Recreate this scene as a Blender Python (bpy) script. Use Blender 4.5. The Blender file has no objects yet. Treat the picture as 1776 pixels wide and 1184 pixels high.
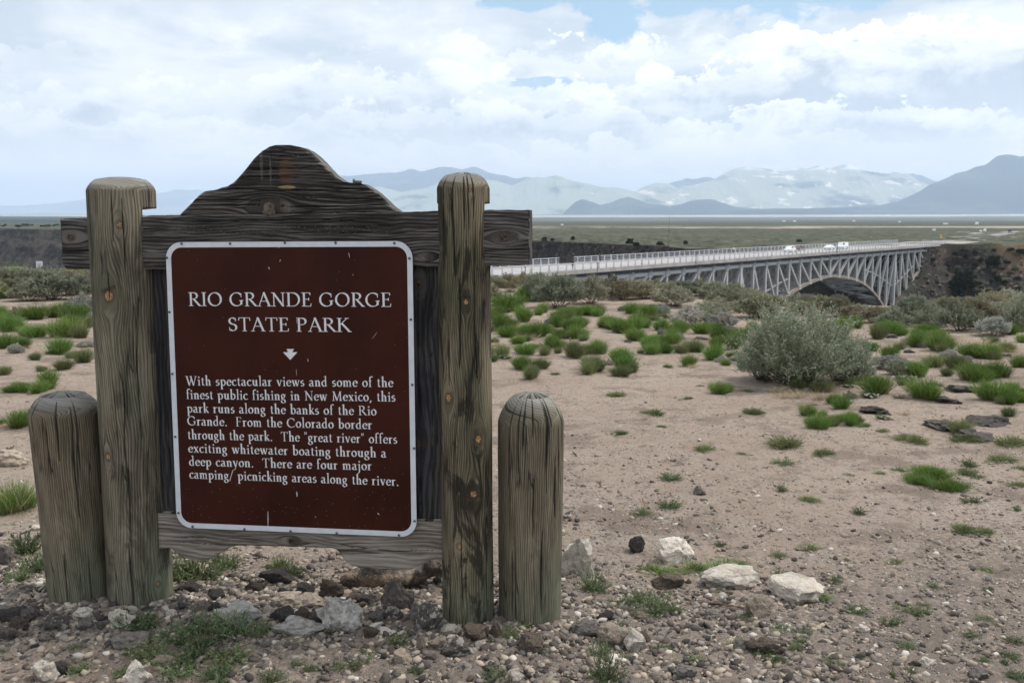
HAZE = True
import bpy, math, random
import numpy as np
from mathutils import Vector, Matrix, noise as mn
random.seed(7); rng = np.random.default_rng(7)
SC = bpy.context.scene; COL = SC.collection
# ---------------------------------------------------------------- camera
F = 1727.0; EYE = 1.6; TH = math.atan(212 / F); CT, ST = math.cos(TH), math.sin(TH)
cam = bpy.data.cameras.new('camera'); camo = bpy.data.objects.new('camera', cam); COL.objects.link(camo)
camo.location = (0, 0, EYE); camo.rotation_euler = (math.pi / 2 - TH, 0, 0)
cam.sensor_width = 36; cam.lens = 36 * F / 1776; cam.clip_start = 0.05; cam.clip_end = 120000
cam.dof.use_dof = True; cam.dof.focus_distance = 3.75; cam.dof.aperture_fstop = 9.0
SC.camera = camo
# ---------------------------------------------------------------- light
SUN_AZ, SUN_EL = math.radians(72), math.radians(58)      # to the right of straight ahead, high
sd = Vector((math.sin(SUN_AZ) * math.cos(SUN_EL), math.cos(SUN_AZ) * math.cos(SUN_EL), math.sin(SUN_EL)))
sl = bpy.data.lights.new('sun', 'SUN'); sl.energy = 2.4; sl.angle = math.radians(10); sl.color = (1.0, 0.95, 0.88)
so = bpy.data.objects.new('sun', sl); COL.objects.link(so); so.rotation_euler = sd.to_track_quat('Z', 'Y').to_euler()
so.location = (0, 0, 50)
SC.view_settings.view_transform = 'Standard'; SC.view_settings.look = 'None'
SC.view_settings.exposure = 0.46; SC.view_settings.gamma = 1.0; SC.view_settings.use_curve_mapping = False

class NT:
    """tiny node helper"""
    def __init__(s, tree): s.t = tree; s.n = tree.nodes; s.l = tree.links
    def new(s, typ, ins=None, **kw):
        n = s.n.new(typ)
        for k, v in kw.items(): setattr(n, k, v)
        for k, v in (ins or {}).items():
            sock = n.inputs[k]
            if hasattr(v, 'is_output') or isinstance(v, bpy.types.NodeSocket): s.l.new(v, sock)
            else: sock.default_value = v
        return n
    def math(s, op, a, b=0.0, c=None, clamp=False):
        n = s.n.new('ShaderNodeMath'); n.operation = op; n.use_clamp = clamp
        for i, v in enumerate((a, b, c)):
            if v is None: continue
            if isinstance(v, bpy.types.NodeSocket): s.l.new(v, n.inputs[i])
            else: n.inputs[i].default_value = v
        return n.outputs[0]
    def ss(s, v, lo, hi, a=0.0, b=1.0):
        n = s.new('ShaderNodeMapRange', {'Value': v, 'From Min': lo, 'From Max': hi, 'To Min': a, 'To Max': b}, interpolation_type='SMOOTHSTEP')
        return n.outputs[0]
    def mix(s, fac, a, b, mode='MIX'):
        n = s.n.new('ShaderNodeMix'); n.data_type = 'RGBA'; n.blend_type = mode
        for k, v in ((0, fac), (6, a), (7, b)):
            if isinstance(v, bpy.types.NodeSocket): s.l.new(v, n.inputs[k])
            else: n.inputs[k].default_value = v if k == 0 else (*v[:3], 1)
        return n.outputs[2]
    def noise(s, vec, scale, detail=4, rough=0.55, dist=0.0):
        n = s.new('ShaderNodeTexNoise', {'Vector': vec, 'Scale': scale, 'Detail': detail, 'Roughness': rough, 'Distortion': dist})
        return n.outputs[0]
    def scalev(s, vec, sc, off=(0, 0, 0)):
        return s.new('ShaderNodeMapping', {'Vector': vec, 'Scale': sc, 'Location': off}).outputs[0]

# ---------------------------------------------------------------- world: real sky behind broken cumulus
W = bpy.data.worlds.new('World'); SC.world = W; W.use_nodes = True; W.cycles.sampling_method = 'MANUAL'; W.cycles.sample_map_resolution = 512; SC.cycles.volume_bounces = 2
t = NT(W.node_tree); t.n.clear()
sky = t.new('ShaderNodeTexSky', sky_type='NISHITA', sun_disc=False, sun_elevation=SUN_EL, sun_rotation=SUN_AZ)
sky.altitude = 2000
skyc = t.new('ShaderNodeVectorMath', {0: sky.outputs[0], 1: (0.088, 0.088, 0.088)}, operation='MULTIPLY').outputs[0]
tc = t.new('ShaderNodeTexCoord').outputs['Generated']
sx = t.new('ShaderNodeSeparateXYZ', {0: tc})
X, Y, Z = sx.outputs
az = t.math('ARCTAN2', X, Y); el = t.math('ARCSINE', Z)
zz = t.math('ADD', t.math('MAXIMUM', Z, 0.0), 0.16)
D = math.radians
def nz(a, b, seed, det=8, rough=0.58, dist=0.0):
    v = t.new('ShaderNodeCombineXYZ', {0: t.math('MULTIPLY', az, a), 1: t.math('MULTIPLY', el, b), 2: seed}).outputs[0]
    return t.noise(v, 1.0, det, rough, dist)
fine = nz(26, 40, 1.7, 6)
puff = nz(11, 20, 4.2, 9, .62, .3)
soft = nz(4.5, 16, 8.1, 6, .5, .4)
left = t.ss(az, D(-6), D(4), 1.0, 0.0)              # the sheet of soft high cloud on the left
# pale vault, greyer where the cloud sheet thickens
v0 = t.mix(t.ss(soft, .43, .57), (0.56, 0.62, 0.68), (0.84, 0.855, 0.87))
col = t.mix(t.math('MULTIPLY', t.ss(puff, .52, .64), .55), v0, (1.03, 1.02, 1.01))
haz = t.mix(t.ss(el, 0.0, 0.24), (0.60, 0.74, 0.83), (0.36, 0.60, 0.76))
clear = t.mix(0.55, skyc, haz)
gaps = None
for (azd, eld, rx, ry) in ((13.5, 12.6, 10.0, 2.0), (5.8, 11.2, 1.8, 1.7), (1.8, 7.2, 3.0, .55), (0.0, 12.0, 3.0, .6), (4.0, 13.5, 9, 1.4), (-40, 16, 10, 3), (52, 13, 9, 3), (-150, 14, 14, 4), (120, 22, 12, 5), (-70, 40, 12, 8), (20, 48, 14, 7), (170, 50, 15, 9)):
    a = t.math('DIVIDE', t.math('SUBTRACT', az, D(azd)), D(rx)); b = t.math('DIVIDE', t.math('SUBTRACT', el, D(eld)), D(ry))
    d = t.math('ADD', t.math('MULTIPLY', a, a), t.math('MULTIPLY', b, b))
    d = t.math('ADD', d, t.math('ADD', t.math('MULTIPLY', t.math('SUBTRACT', puff, 0.5), 5.0), t.math('MULTIPLY', t.math('SUBTRACT', fine, 0.5), 2.2)))
    g = t.ss(d, 0.75, 1.35, 1.0, 0.0); gaps = g if gaps is None else t.math('MAXIMUM', gaps, g)
col = t.mix(gaps, col, clear)
# banks of cumulus, highest first: crisp heaped tops, soft shaded bases
for i, (e, th, amp, lf) in enumerate(((3.3, 1.6, 1.6, .6), (5.0, 2.0, 2.0, .6), (6.4, 2.2, 2.4, .8), (7.9, 2.4, 2.4, .8), (9.6, 3.4, 2.6, .95), (13.8, 2.2, 2.6, .8), (17.5, 3.6, 4, .8), (23, 5, 6, .8), (31, 7, 8, .8), (42, 9, 10, .8), (58, 12, 14, .8))[::-1]):
    sc = 5.5 / th ** .5
    h1 = nz(sc * .9, 3, 11.3 + 3.7 * i, 3, .5); h2 = nz(sc * 6, sc * 9, 2.9 + 5.1 * i, 8, .66, .2)
    top = t.math('ADD', D(e), t.math('ADD', t.math('MULTIPLY', t.math('SUBTRACT', h1, .5), D(amp) * 3.4), t.math('MULTIPLY', t.math('SUBTRACT', h2, .5), D(amp) * 2.6)))
    dt = t.math('SUBTRACT', top, el)
    edge = t.math('ADD', D(.10), t.math('MULTIPLY', left, D(.30)))
    at = t.new('ShaderNodeMapRange', {'Value': dt, 'From Min': 0.0, 'From Max': edge}, interpolation_type='SMOOTHSTEP').outputs[0]
    rel = t.math('DIVIDE', dt, D(th))
    ab = t.ss(rel, .8, 2.4, 1.0, 0.0)
    pres = t.ss(nz(sc * .55, 2, 31.7 + 2.3 * i, 2, .5), .36, .50)
    alpha = t.math('MULTIPLY', t.math('MULTIPLY', at, ab), t.math('MULTIPLY', pres, t.math('SUBTRACT', lf + .05, t.math('MULTIPLY', left, .25))), clamp=True)
    if e > 9: alpha = t.math('MULTIPLY', alpha, t.math('SUBTRACT', 1.0, t.math('MULTIPLY', gaps, .9)))
    shd = t.ss(t.math('ADD', rel, t.math('MULTIPLY', t.math('SUBTRACT', puff, .5), 2.6)), .15, 1.15)
    cc = t.mix(shd, (1.08, 1.06, 1.04), (0.45, 0.51, 0.58))
    cc = t.mix(t.math('MULTIPLY', t.ss(h2, .40, .60, 1, 0), .5), cc, (0.64, 0.70, 0.765))
    col = t.mix(alpha, col, cc)
skyall = t.mix(t.ss(el, 0.03, 0.105, 0.75, 0.0), col, (1.30, 1.20, 1.10))
bg = t.new('ShaderNodeBackground', {'Color': skyall, 'Strength': 1.0})
t.l.new(bg.outputs[0], t.new('ShaderNodeOutputWorld').inputs[0])

# ---------------------------------------------------------------- helpers
def ray(px, py):
    x = (px - 888) / F; u = (592 - py) / F
    return np.array([x, CT + u * ST, u * CT - ST])
def at_z(px, py, z=0.0):
    d = ray(px, py); return d * ((z - EYE) / d[2]) + np.array([0, 0, EYE])
def at_y(px, py, yy):
    d = ray(px, py); return d * (yy / d[1]) + np.array([0, 0, EYE])

# sign frame: x along the boards, y away from the camera, z up
SGX, SGK = -0.86, -0.15; SGO = np.array([SGX, 3.66 + SGK * SGX, 0.0]); SGR = math.atan(SGK)
ES = np.array([math.cos(SGR), math.sin(SGR), 0]); EB = np.array([-math.sin(SGR), math.cos(SGR), 0])
def S(px, py, b=0.0):
    d = ray(px, py); o = SGO + EB * b; t_ = np.dot(o - np.array([0, 0, EYE]), EB) / np.dot(d, EB)
    p = d * t_ + np.array([0, 0, EYE]) - SGO
    return float(np.dot(p, ES)), float(p[2])
def hsh(ix, iy, seed):
    h = (ix.astype(np.int64) * 374761393 + iy.astype(np.int64) * 668265263 + seed * 974634777) & 0x7fffffff
    h = ((h ^ (h >> 13)) * 1274126177) & 0x7fffffff
    return ((h ^ (h >> 16)) & 0xffffff) / float(0xffffff)
def vn(x, y, seed=0):
    x = np.asarray(x, float); y = np.asarray(y, float)
    ix = np.floor(x); iy = np.floor(y); fx = x - ix; fy = y - iy
    fx = fx * fx * (3 - 2 * fx); fy = fy * fy * (3 - 2 * fy)
    a = hsh(ix, iy, seed); b = hsh(ix + 1, iy, seed); c = hsh(ix, iy + 1, seed); d = hsh(ix + 1, iy + 1, seed)
    return (a + (b - a) * fx) * (1 - fy) + (c + (d - c) * fx) * fy - 0.5
def fbm(x, y, o=4, seed=0, g=0.5):
    s = 0; a = 1.0
    for i in range(o):
        s = s + a * vn(x * 2 ** i + 17.3 * i, y * 2 ** i - 9.1 * i, seed + i); a *= g
    return s
def ridged(x, y, o=4, seed=0, g=0.5):
    s = 0; a = 1.0
    for i in range(o):
        s = s + a * (1 - 4 * np.abs(vn(x * 2 ** i + 7.7 * i, y * 2 ** i + 3.1 * i, seed + i))); a *= g
    return s
def sstep(x, a, b):
    q = np.clip((x - a) / (b - a), 0, 1); return q * q * (3 - 2 * q)

def mesh_np(name, v, f, smooth=False, attrs=None):
    """v (n,3); f (m,k) or list of such arrays"""
    me = bpy.data.meshes.new(name)
    v = np.asarray(v, np.float32); fl = f if isinstance(f, list) else [f]
    fl = [np.asarray(a, np.int32) for a in fl if len(a)]
    me.vertices.add(len(v)); me.vertices.foreach_set('co', v.ravel())
    tot = sum(a.size for a in fl); nf = sum(len(a) for a in fl)
    me.loops.add(tot); me.polygons.add(nf)
    me.loops.foreach_set('vertex_index', np.concatenate([a.ravel() for a in fl]))
    cnt = np.concatenate([np.full(len(a), a.shape[1]) for a in fl])
    st = np.concatenate([[0], np.cumsum(cnt)[:-1]]).astype(np.int32)
    me.polygons.foreach_set('loop_start', st)
    me.update(calc_edges=True); me.validate()
    if smooth: me.polygons.foreach_set('use_smooth', np.ones(len(me.polygons), bool))
    for k, (typ, arr) in (attrs or {}).items():
        a = me.attributes.new(k, typ, 'POINT')
        a.data.foreach_set({'FLOAT': 'value', 'FLOAT_VECTOR': 'vector', 'FLOAT_COLOR': 'color'}[typ], np.asarray(arr, np.float32).ravel())
    return me
def grid_faces(nu, nv, wrap_u=False):
    """index = v*nu + u"""
    U = nu if wrap_u else nu - 1
    i, j = np.meshgrid(np.arange(U), np.arange(nv - 1))
    i = i.ravel(); j = j.ravel(); i2 = (i + 1) % nu
    return np.stack([j * nu + i, j * nu + i2, (j + 1) * nu + i2, (j + 1) * nu + i], 1)
def obj(name, me, m=None, parent=None, loc=None, rot=None, scale=None, kind=None, label=None, cat=None, group=None):
    o = bpy.data.objects.new(name, me); COL.objects.link(o)
    if m is not None and me is not None and len(me.materials) == 0: me.materials.append(m)
    if parent is not None: o.parent = parent
    if loc is not None: o.location = loc
    if rot is not None: o.rotation_euler = rot
    if scale is not None: o.scale = scale
    if kind: o['kind'] = kind
    if label: o['label'] = label
    if cat: o['category'] = cat
    if group: o['group'] = group
    return o
def thing(name, label, cat, loc=(0, 0, 0), rz=0, group=None):
    return obj(name, None, None, None, loc, (0, 0, rz), None, None, label, cat, group)
class MB:
    """collects boxes, bars and rings into one mesh"""
    def __init__(s): s.v = []; s.f = []
    def add(s, v, f):
        o = len(s.v); s.v += [tuple(map(float, p)) for p in v]; s.f += [tuple(i + o for i in q) for q in f]
    def box(s, c, d, rz=0.0):
        cx, cy, cz = c; dx, dy, dz = d[0] / 2, d[1] / 2, d[2] / 2; cs, sn = math.cos(rz), math.sin(rz)
        vs = []
        for z in (-dz, dz):
            for x, y in ((-dx, -dy), (dx, -dy), (dx, dy), (-dx, dy)): vs.append((cx + x * cs - y * sn, cy + x * sn + y * cs, cz + z))
        s.add(vs, [(3, 2, 1, 0), (4, 5, 6, 7), (0, 1, 5, 4), (1, 2, 6, 5), (2, 3, 7, 6), (3, 0, 4, 7)])
    def bar(s, a, b, w, h=None, n=4):
        a = Vector(a); b = Vector(b); d = (b - a); h = h or w
        if d.length < 1e-6: return
        q = d.to_track_quat('Z', 'Y'); vs = []
        for p in (a, b):
            for k in range(n):
                an = 2 * math.pi * (k + .5) / n; r = 1 / math.cos(math.pi / n) if n == 4 else 1
                vs.append(p + q @ Vector((math.cos(an) * w / 2 * r, math.sin(an) * h / 2 * r, 0)))
        fs = [tuple(range(n))[::-1], tuple(range(n, 2 * n))] + [(k, (k + 1) % n, n + (k + 1) % n, n + k) for k in range(n)]
        s.add(vs, fs)
    def mesh(s, name, smooth=False):
        me = bpy.data.meshes.new(name); me.from_pydata(s.v, [], s.f); me.update()
        if smooth: me.polygons.foreach_set('use_smooth', np.ones(len(me.polygons), bool))
        return me
    def build(s, name, m, parent=None, **kw): return obj(name, s.mesh(name), m, parent, **kw)

# ---------------------------------------------------------------- materials
def mat(name):
    m = bpy.data.materials.new(name); m.use_nodes = True; q = NT(m.node_tree); q.n.clear()
    q.out = q.new('ShaderNodeOutputMaterial'); q.b = q.new('ShaderNodeBsdfPrincipled'); q.l.new(q.b.outputs[0], q.out.inputs[0])
    return m, q
def setc(q, c):
    if isinstance(c, bpy.types.NodeSocket): q.l.new(c, q.b.inputs['Base Color'])
    else: q.b.inputs['Base Color'].default_value = (*c, 1)
def bump(q, h, dist, strength=1.0):
    b = q.new('ShaderNodeBump', {'Height': h, 'Distance': dist, 'Strength': strength}); q.l.new(b.outputs[0], q.b.inputs['Normal'])
def simple(name, c, rough=0.6, metal=0.0, var=0.15, scale=8.0, bd=0.0):
    m, q = mat(name); tcn = q.new('ShaderNodeTexCoord').outputs['Object']
    n = q.noise(tcn, scale, 5, 0.6)
    a = tuple(x * (1 - var) for x in c); b2 = tuple(min(1, x * (1 + var)) for x in c)
    setc(q, q.mix(q.ss(n, 0.3, 0.7), a, b2)); q.b.inputs['Roughness'].default_value = rough; q.b.inputs['Metallic'].default_value = metal
    if bd: bump(q, n, bd)
    return m
def wood(name, dark, mid, light, green=(0.10, 0.12, 0.075), gf=0.5, ring=26.0, streak=1.0, extra=None, bd=0.0016, burn=0.0, medw=.55, heartc=((0.20, 0.10, 0.045), (0.46, 0.29, 0.14))):
    m, q = mat(name)
    at = q.new('ShaderNodeAttribute', attribute_name='gc').outputs['Vector']
    ck = q.new('ShaderNodeAttribute', attribute_name='crack').outputs['Fac']
    s = q.new('ShaderNodeSeparateXYZ', {0: at}); A, C, K = s.outputs       # along, across, knot
    v = lambda a, b, z=0.0: q.new('ShaderNodeCombineXYZ', {0: q.math('MULTIPLY', A, a), 1: q.math('MULTIPLY', C, b), 2: z}).outputs[0]
    fine = q.noise(v(7, 260), 1.0, 5, 0.7)
    med = q.noise(v(2.2, 55, 5), 1.0, 5, 0.6)
    broad = q.noise(v(2.0, 7, 2), 1.0, 4, 0.6)
    warp = q.noise(v(2.3, 8, 9), 1.0, 3, 0.5)
    rg = q.math('SINE', q.math('ADD', q.math('MULTIPLY', C, ring * 22), q.math('MULTIPLY', warp, 34.0)))
    rg = q.math('ADD', q.math('MULTIPLY', rg, 0.5), 0.5)
    f = q.math('ADD', q.math('MULTIPLY', fine, 0.55), q.math('MULTIPLY', med, medw)); f = q.math('ADD', f, (.55 - medw) * .5)
    f = q.math('ADD', f, q.math('MULTIPLY', rg, 0.16))
    f = q.math('ADD', f, q.math('MULTIPLY', q.math('SUBTRACT', broad, 0.5), 0.75))
    f1 = q.ss(f, 0.36, 0.84)
    c = q.mix(q.ss(f1, 0.0, 0.55), dark, mid); c = q.mix(q.ss(f1, 0.5, 1.0), c, light)
    gr = q.ss(q.noise(v(1.3, 4, 14), 1.0, 4, 0.6), 0.42, 0.66, 0.0, gf)
    c = q.mix(gr, c, q.mix(f1, tuple(x * .5 for x in green), green))
    foot = q.math('MULTIPLY', q.ss(A, .02, .34, 1, 0), q.ss(q.noise(v(3, 9, 51), 1.0, 4, .6), .35, .6, .3, 1)) if gf > .3 else 0.0
    if gf > .3: c = q.mix(q.math('MULTIPLY', foot, .65), c, q.mix(f1, (0.095, 0.11, 0.07), (0.21, 0.235, 0.165)))
    if burn:
        bn = q.ss(q.noise(v(3.0, 12, 31), 1.0, 5, 0.65, 1.2), 0.50, 0.60, 0.0, burn)
        c = q.mix(bn, c, tuple(x * .45 for x in dark))
    # drying checks: long hair-thin dark lines along the grain
    ckn = q.noise(v(.9, 17, 77), 1.0, 2, .45); hair = q.ss(q.math('ABSOLUTE', q.math('SUBTRACT', ckn, .5)), .0, .011, 1, 0)
    hair = q.math('MULTIPLY', hair, q.ss(q.noise(v(1.6, 5, 61), 1.0, 3, .5), .42, .52))
    ck = q.math('MAXIMUM', ck, q.math('MULTIPLY', hair, .85))
    # knots: brown resin halo, tan heart with a check in it
    halo = q.ss(K, 0.25, 0.9); heart = q.ss(K, 0.93, 1.0)
    c = q.mix(q.math('MULTIPLY', halo, 0.55), c, (0.06, 0.04, 0.028))
    oc = q.new('ShaderNodeTexCoord').outputs['Object']
    kn = q.noise(oc, 160, 3, 0.6)
    c = q.mix(heart, c, q.mix(q.ss(kn, 0.42, 0.6), *heartc))
    c = q.mix(q.math('MULTIPLY', ck, 1.0, clamp=True), c, (0.012, 0.011, 0.010))
    up_ = q.new('ShaderNodeSeparateXYZ', {0: q.new('ShaderNodeNewGeometry').outputs['Normal']}).outputs[2]
    c = q.mix(q.math('MULTIPLY', q.ss(up_, .25, .75, 0, .8), q.math('SUBTRACT', 1.0, ck)), c, q.mix(f1, (0.13, 0.125, 0.115), (0.33, 0.32, 0.295)))
    if extra: c = extra(q, c, A, C, oc)
    setc(q, c); q.b.inputs['Roughness'].default_value = 0.82
    q.b.inputs['Specular IOR Level'].default_value = 0.25
    h = q.math('SUBTRACT', q.math('ADD', f1, q.math('MULTIPLY', fine, 0.5)), q.math('MULTIPLY', ck, 1.5))
    bump(q, h, bd)
    return m
M = {}
M['post'] = wood('weathered_post_wood', (0.050, 0.042, 0.031), (0.148, 0.124, 0.088), (0.27, 0.232, 0.172), (0.115, 0.130, 0.080), 0.5, burn=0.45, medw=.22)
M['post_dark'] = wood('stained_post_wood', (0.030, 0.024, 0.016), (0.118, 0.094, 0.060), (0.245, 0.200, 0.135), (0.090, 0.105, 0.060), 0.5, ring=30, burn=0.8, medw=.26)
M['bollard'] = wood('bollard_wood', (0.050, 0.040, 0.028), (0.150, 0.118, 0.080), (0.275, 0.228, 0.165), (0.115, 0.125, 0.078), 0.45, ring=34, burn=0.22, medw=.14)
GZ = S(497, 392, .02)[1]
def ghost(q, c, A, C, oc):
    s = q.new('ShaderNodeSeparateXYZ', {0: oc})
    band = q.math('MULTIPLY', q.ss(s.outputs[2], GZ - .034, GZ - .028), q.ss(s.outputs[2], GZ, GZ + .006, 1, 0))
    rngx = q.math('MULTIPLY', q.ss(s.outputs[0], -.50, -.44), q.ss(s.outputs[0], .36, .44, 1, 0))
    vv = q.new('ShaderNodeCombineXYZ', {0: q.math('MULTIPLY', s.outputs[0], 90), 1: 0.0, 2: q.math('MULTIPLY', s.outputs[2], 260)}).outputs[0]
    n = q.ss(q.noise(vv, 1.0, 2, 0.5), 0.55, 0.66, 0.0, 0.5)
    return q.mix(q.math('MULTIPLY', q.math('MULTIPLY', band, rngx), n), c, (0.24, 0.19, 0.14))
M['beam'] = wood('dark_beam_wood', (0.014, 0.012, 0.011), (0.058, 0.050, 0.046), (0.165, 0.148, 0.136), (0.06, 0.06, 0.055), 0.2, ring=22, extra=ghost, bd=0.004, heartc=((0.015, 0.012, 0.010), (0.12, 0.09, 0.065)))
BX, BZ = S(497, 297, .02); BZ2 = S(497, 325, .02)[1]
def burnt(q, c, A, C, oc):
    s = q.new('ShaderNodeSeparateXYZ', {0: oc}); x, y, z = s.outputs
    def ell(cx, cz, rx, rz, soft=0.35):
        a = q.math('DIVIDE', q.math('SUBTRACT', x, cx), rx); b = q.math('DIVIDE', q.math('SUBTRACT', z, cz), rz)
        d = q.math('ADD', q.math('MULTIPLY', a, a), q.math('MULTIPLY', b, b))
        d = q.math('ADD', d, q.math('MULTIPLY', q.math('SUBTRACT', q.noise(oc, 30, 4, .7), 0.5), 1.2))
        return q.ss(d, 1 - soft, 1 + soft, 1, 0)
    st = q.ss(q.noise(q.scalev(oc, (8, 8, 120)), 1.0, 3, .6), 0.44, 0.56)
    c = q.mix(q.math('MULTIPLY', ell(BX, BZ, 0.030, 0.056, .6), q.math('MULTIPLY', st, 0.75)), c, (0.20, 0.095, 0.052))
    c = q.mix(q.math('MULTIPLY', ell(BX - 0.003, BZ2, 0.034, 0.0065, .2), 0.95), c, (0.50, 0.38, 0.20))
    c = q.mix(q.math('MULTIPLY', ell(BX - 0.10, BZ + .02, 0.006, 0.055), 0.3), c, (0.3, 0.29, 0.27))
    c = q.mix(q.math('MULTIPLY', ell(BX - 0.065, BZ, 0.004, 0.05), 0.35), c, (0.3, 0.29, 0.27))
    return c
M['pediment'] = wood('dark_carved_wood', (0.013, 0.012, 0.011), (0.046, 0.040, 0.036), (0.14, 0.122, 0.11), (0.05, 0.05, 0.045), 0.15, ring=20, extra=burnt, bd=0.006, heartc=((0.015, 0.012, 0.010), (0.12, 0.09, 0.065)))
M['plank'] = wood('dark_plank_wood', (0.012, 0.012, 0.013), (0.034, 0.033, 0.035), (0.075, 0.07, 0.068), (0.05, 0.05, 0.05), 0.1, ring=14, heartc=((0.015, 0.012, 0.010), (0.12, 0.09, 0.065)))  # recessed back planks in a dark grey wood tone
M['rail'] = wood('pale_rail_wood', (0.095, 0.077, 0.062), (0.22, 0.186, 0.155), (0.35, 0.305, 0.26), (0.2, 0.18, 0.15), 0.2, ring=15, bd=0.0018, medw=.4, heartc=((0.015, 0.012, 0.010), (0.12, 0.09, 0.065)))
M['white_metal'] = simple('white_painted_metal', (0.62, 0.64, 0.68), 0.5, 0, 0.06, 20)
M['screw'] = simple('dull_steel', (0.12, 0.12, 0.125), 0.5, 0.6, 0.2, 60)
M['letter'] = simple('white_letter_film', (0.70, 0.69, 0.70), 0.6, 0, 0.05, 50)
m, q = mat('brown_sign_enamel')
oc = q.new('ShaderNodeTexCoord').outputs['Object']
s3 = q.new('ShaderNodeSeparateXYZ', {0: oc})
n = q.noise(oc, 3.0, 4, .6)
c = q.mix(q.ss(n, .3, .7), (0.0300, 0.0068, 0.0040), (0.0500, 0.0110, 0.0062))
lowd = q.ss(s3.outputs[2], 0.42, 0.75, 1, 0)
vo = q.new('ShaderNodeTexVoronoi', {'Vector': oc, 'Scale': 85.0, 'Randomness': 1.0})
sp = q.ss(vo.outputs['Distance'], 0.07, 0.13, 1, 0)
keep = q.ss(q.new('ShaderNodeSeparateColor', {0: vo.outputs['Color']}).outputs[0], q.math('SUBTRACT', 0.93, q.math('MULTIPLY', lowd, 0.42)), q.math('SUBTRACT', 0.95, q.math('MULTIPLY', lowd, 0.42)))
c = q.mix(q.math('MULTIPLY', q.math('MULTIPLY', sp, keep), 0.65), c, (0.42, 0.33, 0.27))
streak = q.ss(q.noise(q.scalev(oc, (60, 60, 5)), 1.0, 4, .6), 0.56, 0.72, 0, 0.55)
c = q.mix(q.math('MULTIPLY', streak, lowd), c, (0.012, 0.006, 0.006))
fade = q.ss(q.noise(q.scalev(oc, (25, 25, 1.2), (3, 1, 0)), 1.0, 3, .5), 0.55, 0.75, 0, 0.25)
c = q.mix(fade, c, (0.060, 0.016, 0.011))
setc(q, c); q.b.inputs['Roughness'].default_value = 0.45; q.b.inputs['Specular IOR Level'].default_value = 0.14
bump(q, sp, -0.0004)
M['enamel'] = m

def ground_mat():
    m, q = mat('sandy_ground')
    g = q.new('ShaderNodeNewGeometry').outputs['Position']
    n1 = q.noise(g, 0.55, 6, .6); n2 = q.noise(g, 4.0, 6, .65); n3 = q.noise(g, 45, 5, .7); n4 = q.noise(g, 260, 3, .7)
    c = q.mix(q.ss(n1, .35, .65), (0.355, 0.272, 0.216), (0.440, 0.352, 0.288))
    c = q.mix(q.ss(n2, .40, .68, 0, .6), c, (0.43, 0.355, 0.295))
    pt_ = q.ss(q.noise(g, 1.1, 6, .72), .50, .60, 0, .8)
    c = q.mix(pt_, c, (0.225, 0.172, 0.138))
    pv_ = q.ss(q.noise(q.scalev(g, (1, 1, 1), (7, 3, 0)), 7.5, 6, .75), .56, .64, 0, .6)
    c = q.mix(pv_, c, (0.165, 0.135, 0.112))
    gv = q.new('ShaderNodeAttribute', attribute_name='gravel').outputs['Fac']     # grey gravelly patches
    grit = q.ss(q.math('ADD', n3, q.math('MULTIPLY', gv, 0.28)), .52, .70, 0, .75)
    c = q.mix(grit, c, q.mix(q.ss(n4, .35, .65), (0.12, 0.10, 0.088), (0.27, 0.235, 0.205)))
    v1 = q.new('ShaderNodeTexVoronoi', {'Vector': g, 'Scale': 42.0, 'Randomness': 1.0}); col = q.new('ShaderNodeSeparateColor', {0: v1.outputs['Color']}).outputs
    st = q.math('MULTIPLY', q.ss(v1.outputs['Distance'], .30, .38, 1, 0), q.ss(col[0], .62, .66))
    stc = q.mix(col[1], (0.12, 0.10, 0.09), (0.40, 0.36, 0.32))
    c = q.mix(q.math('MULTIPLY', st, .8), c, stc)
    v2 = q.new('ShaderNodeTexVoronoi', {'Vector': g, 'Scale': 14.0, 'Randomness': 1.0}); col2 = q.new('ShaderNodeSeparateColor', {0: v2.outputs['Color']}).outputs
    st2 = q.math('MULTIPLY', q.ss(v2.outputs['Distance'], .18, .26, 1, 0), q.ss(col2[0], .62, .66))
    c = q.mix(q.math('MULTIPLY', st2, .8), c, q.mix(col2[1], (0.10, 0.085, 0.08), (0.42, 0.37, 0.32)))
    lit = q.ss(q.noise(g, 1.6, 5, .7), .55, .72, 0, .5)                            # dead straw and lichen litter
    c = q.mix(lit, c, (0.26, 0.215, 0.13))
    setc(q, c); q.b.inputs['Roughness'].default_value = 0.95; q.b.inputs['Specular IOR Level'].default_value = 0.1
    h = q.math('ADD', q.math('MULTIPLY', n3, 1.0), q.math('MULTIPLY', n4, 0.35)); h = q.math('ADD', h, q.math('MULTIPLY', st, .8)); h = q.math('ADD', h, q.math('MULTIPLY', st2, 1.5))
    bump(q, h, 0.024)
    return m
M['ground'] = ground_mat()
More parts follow.
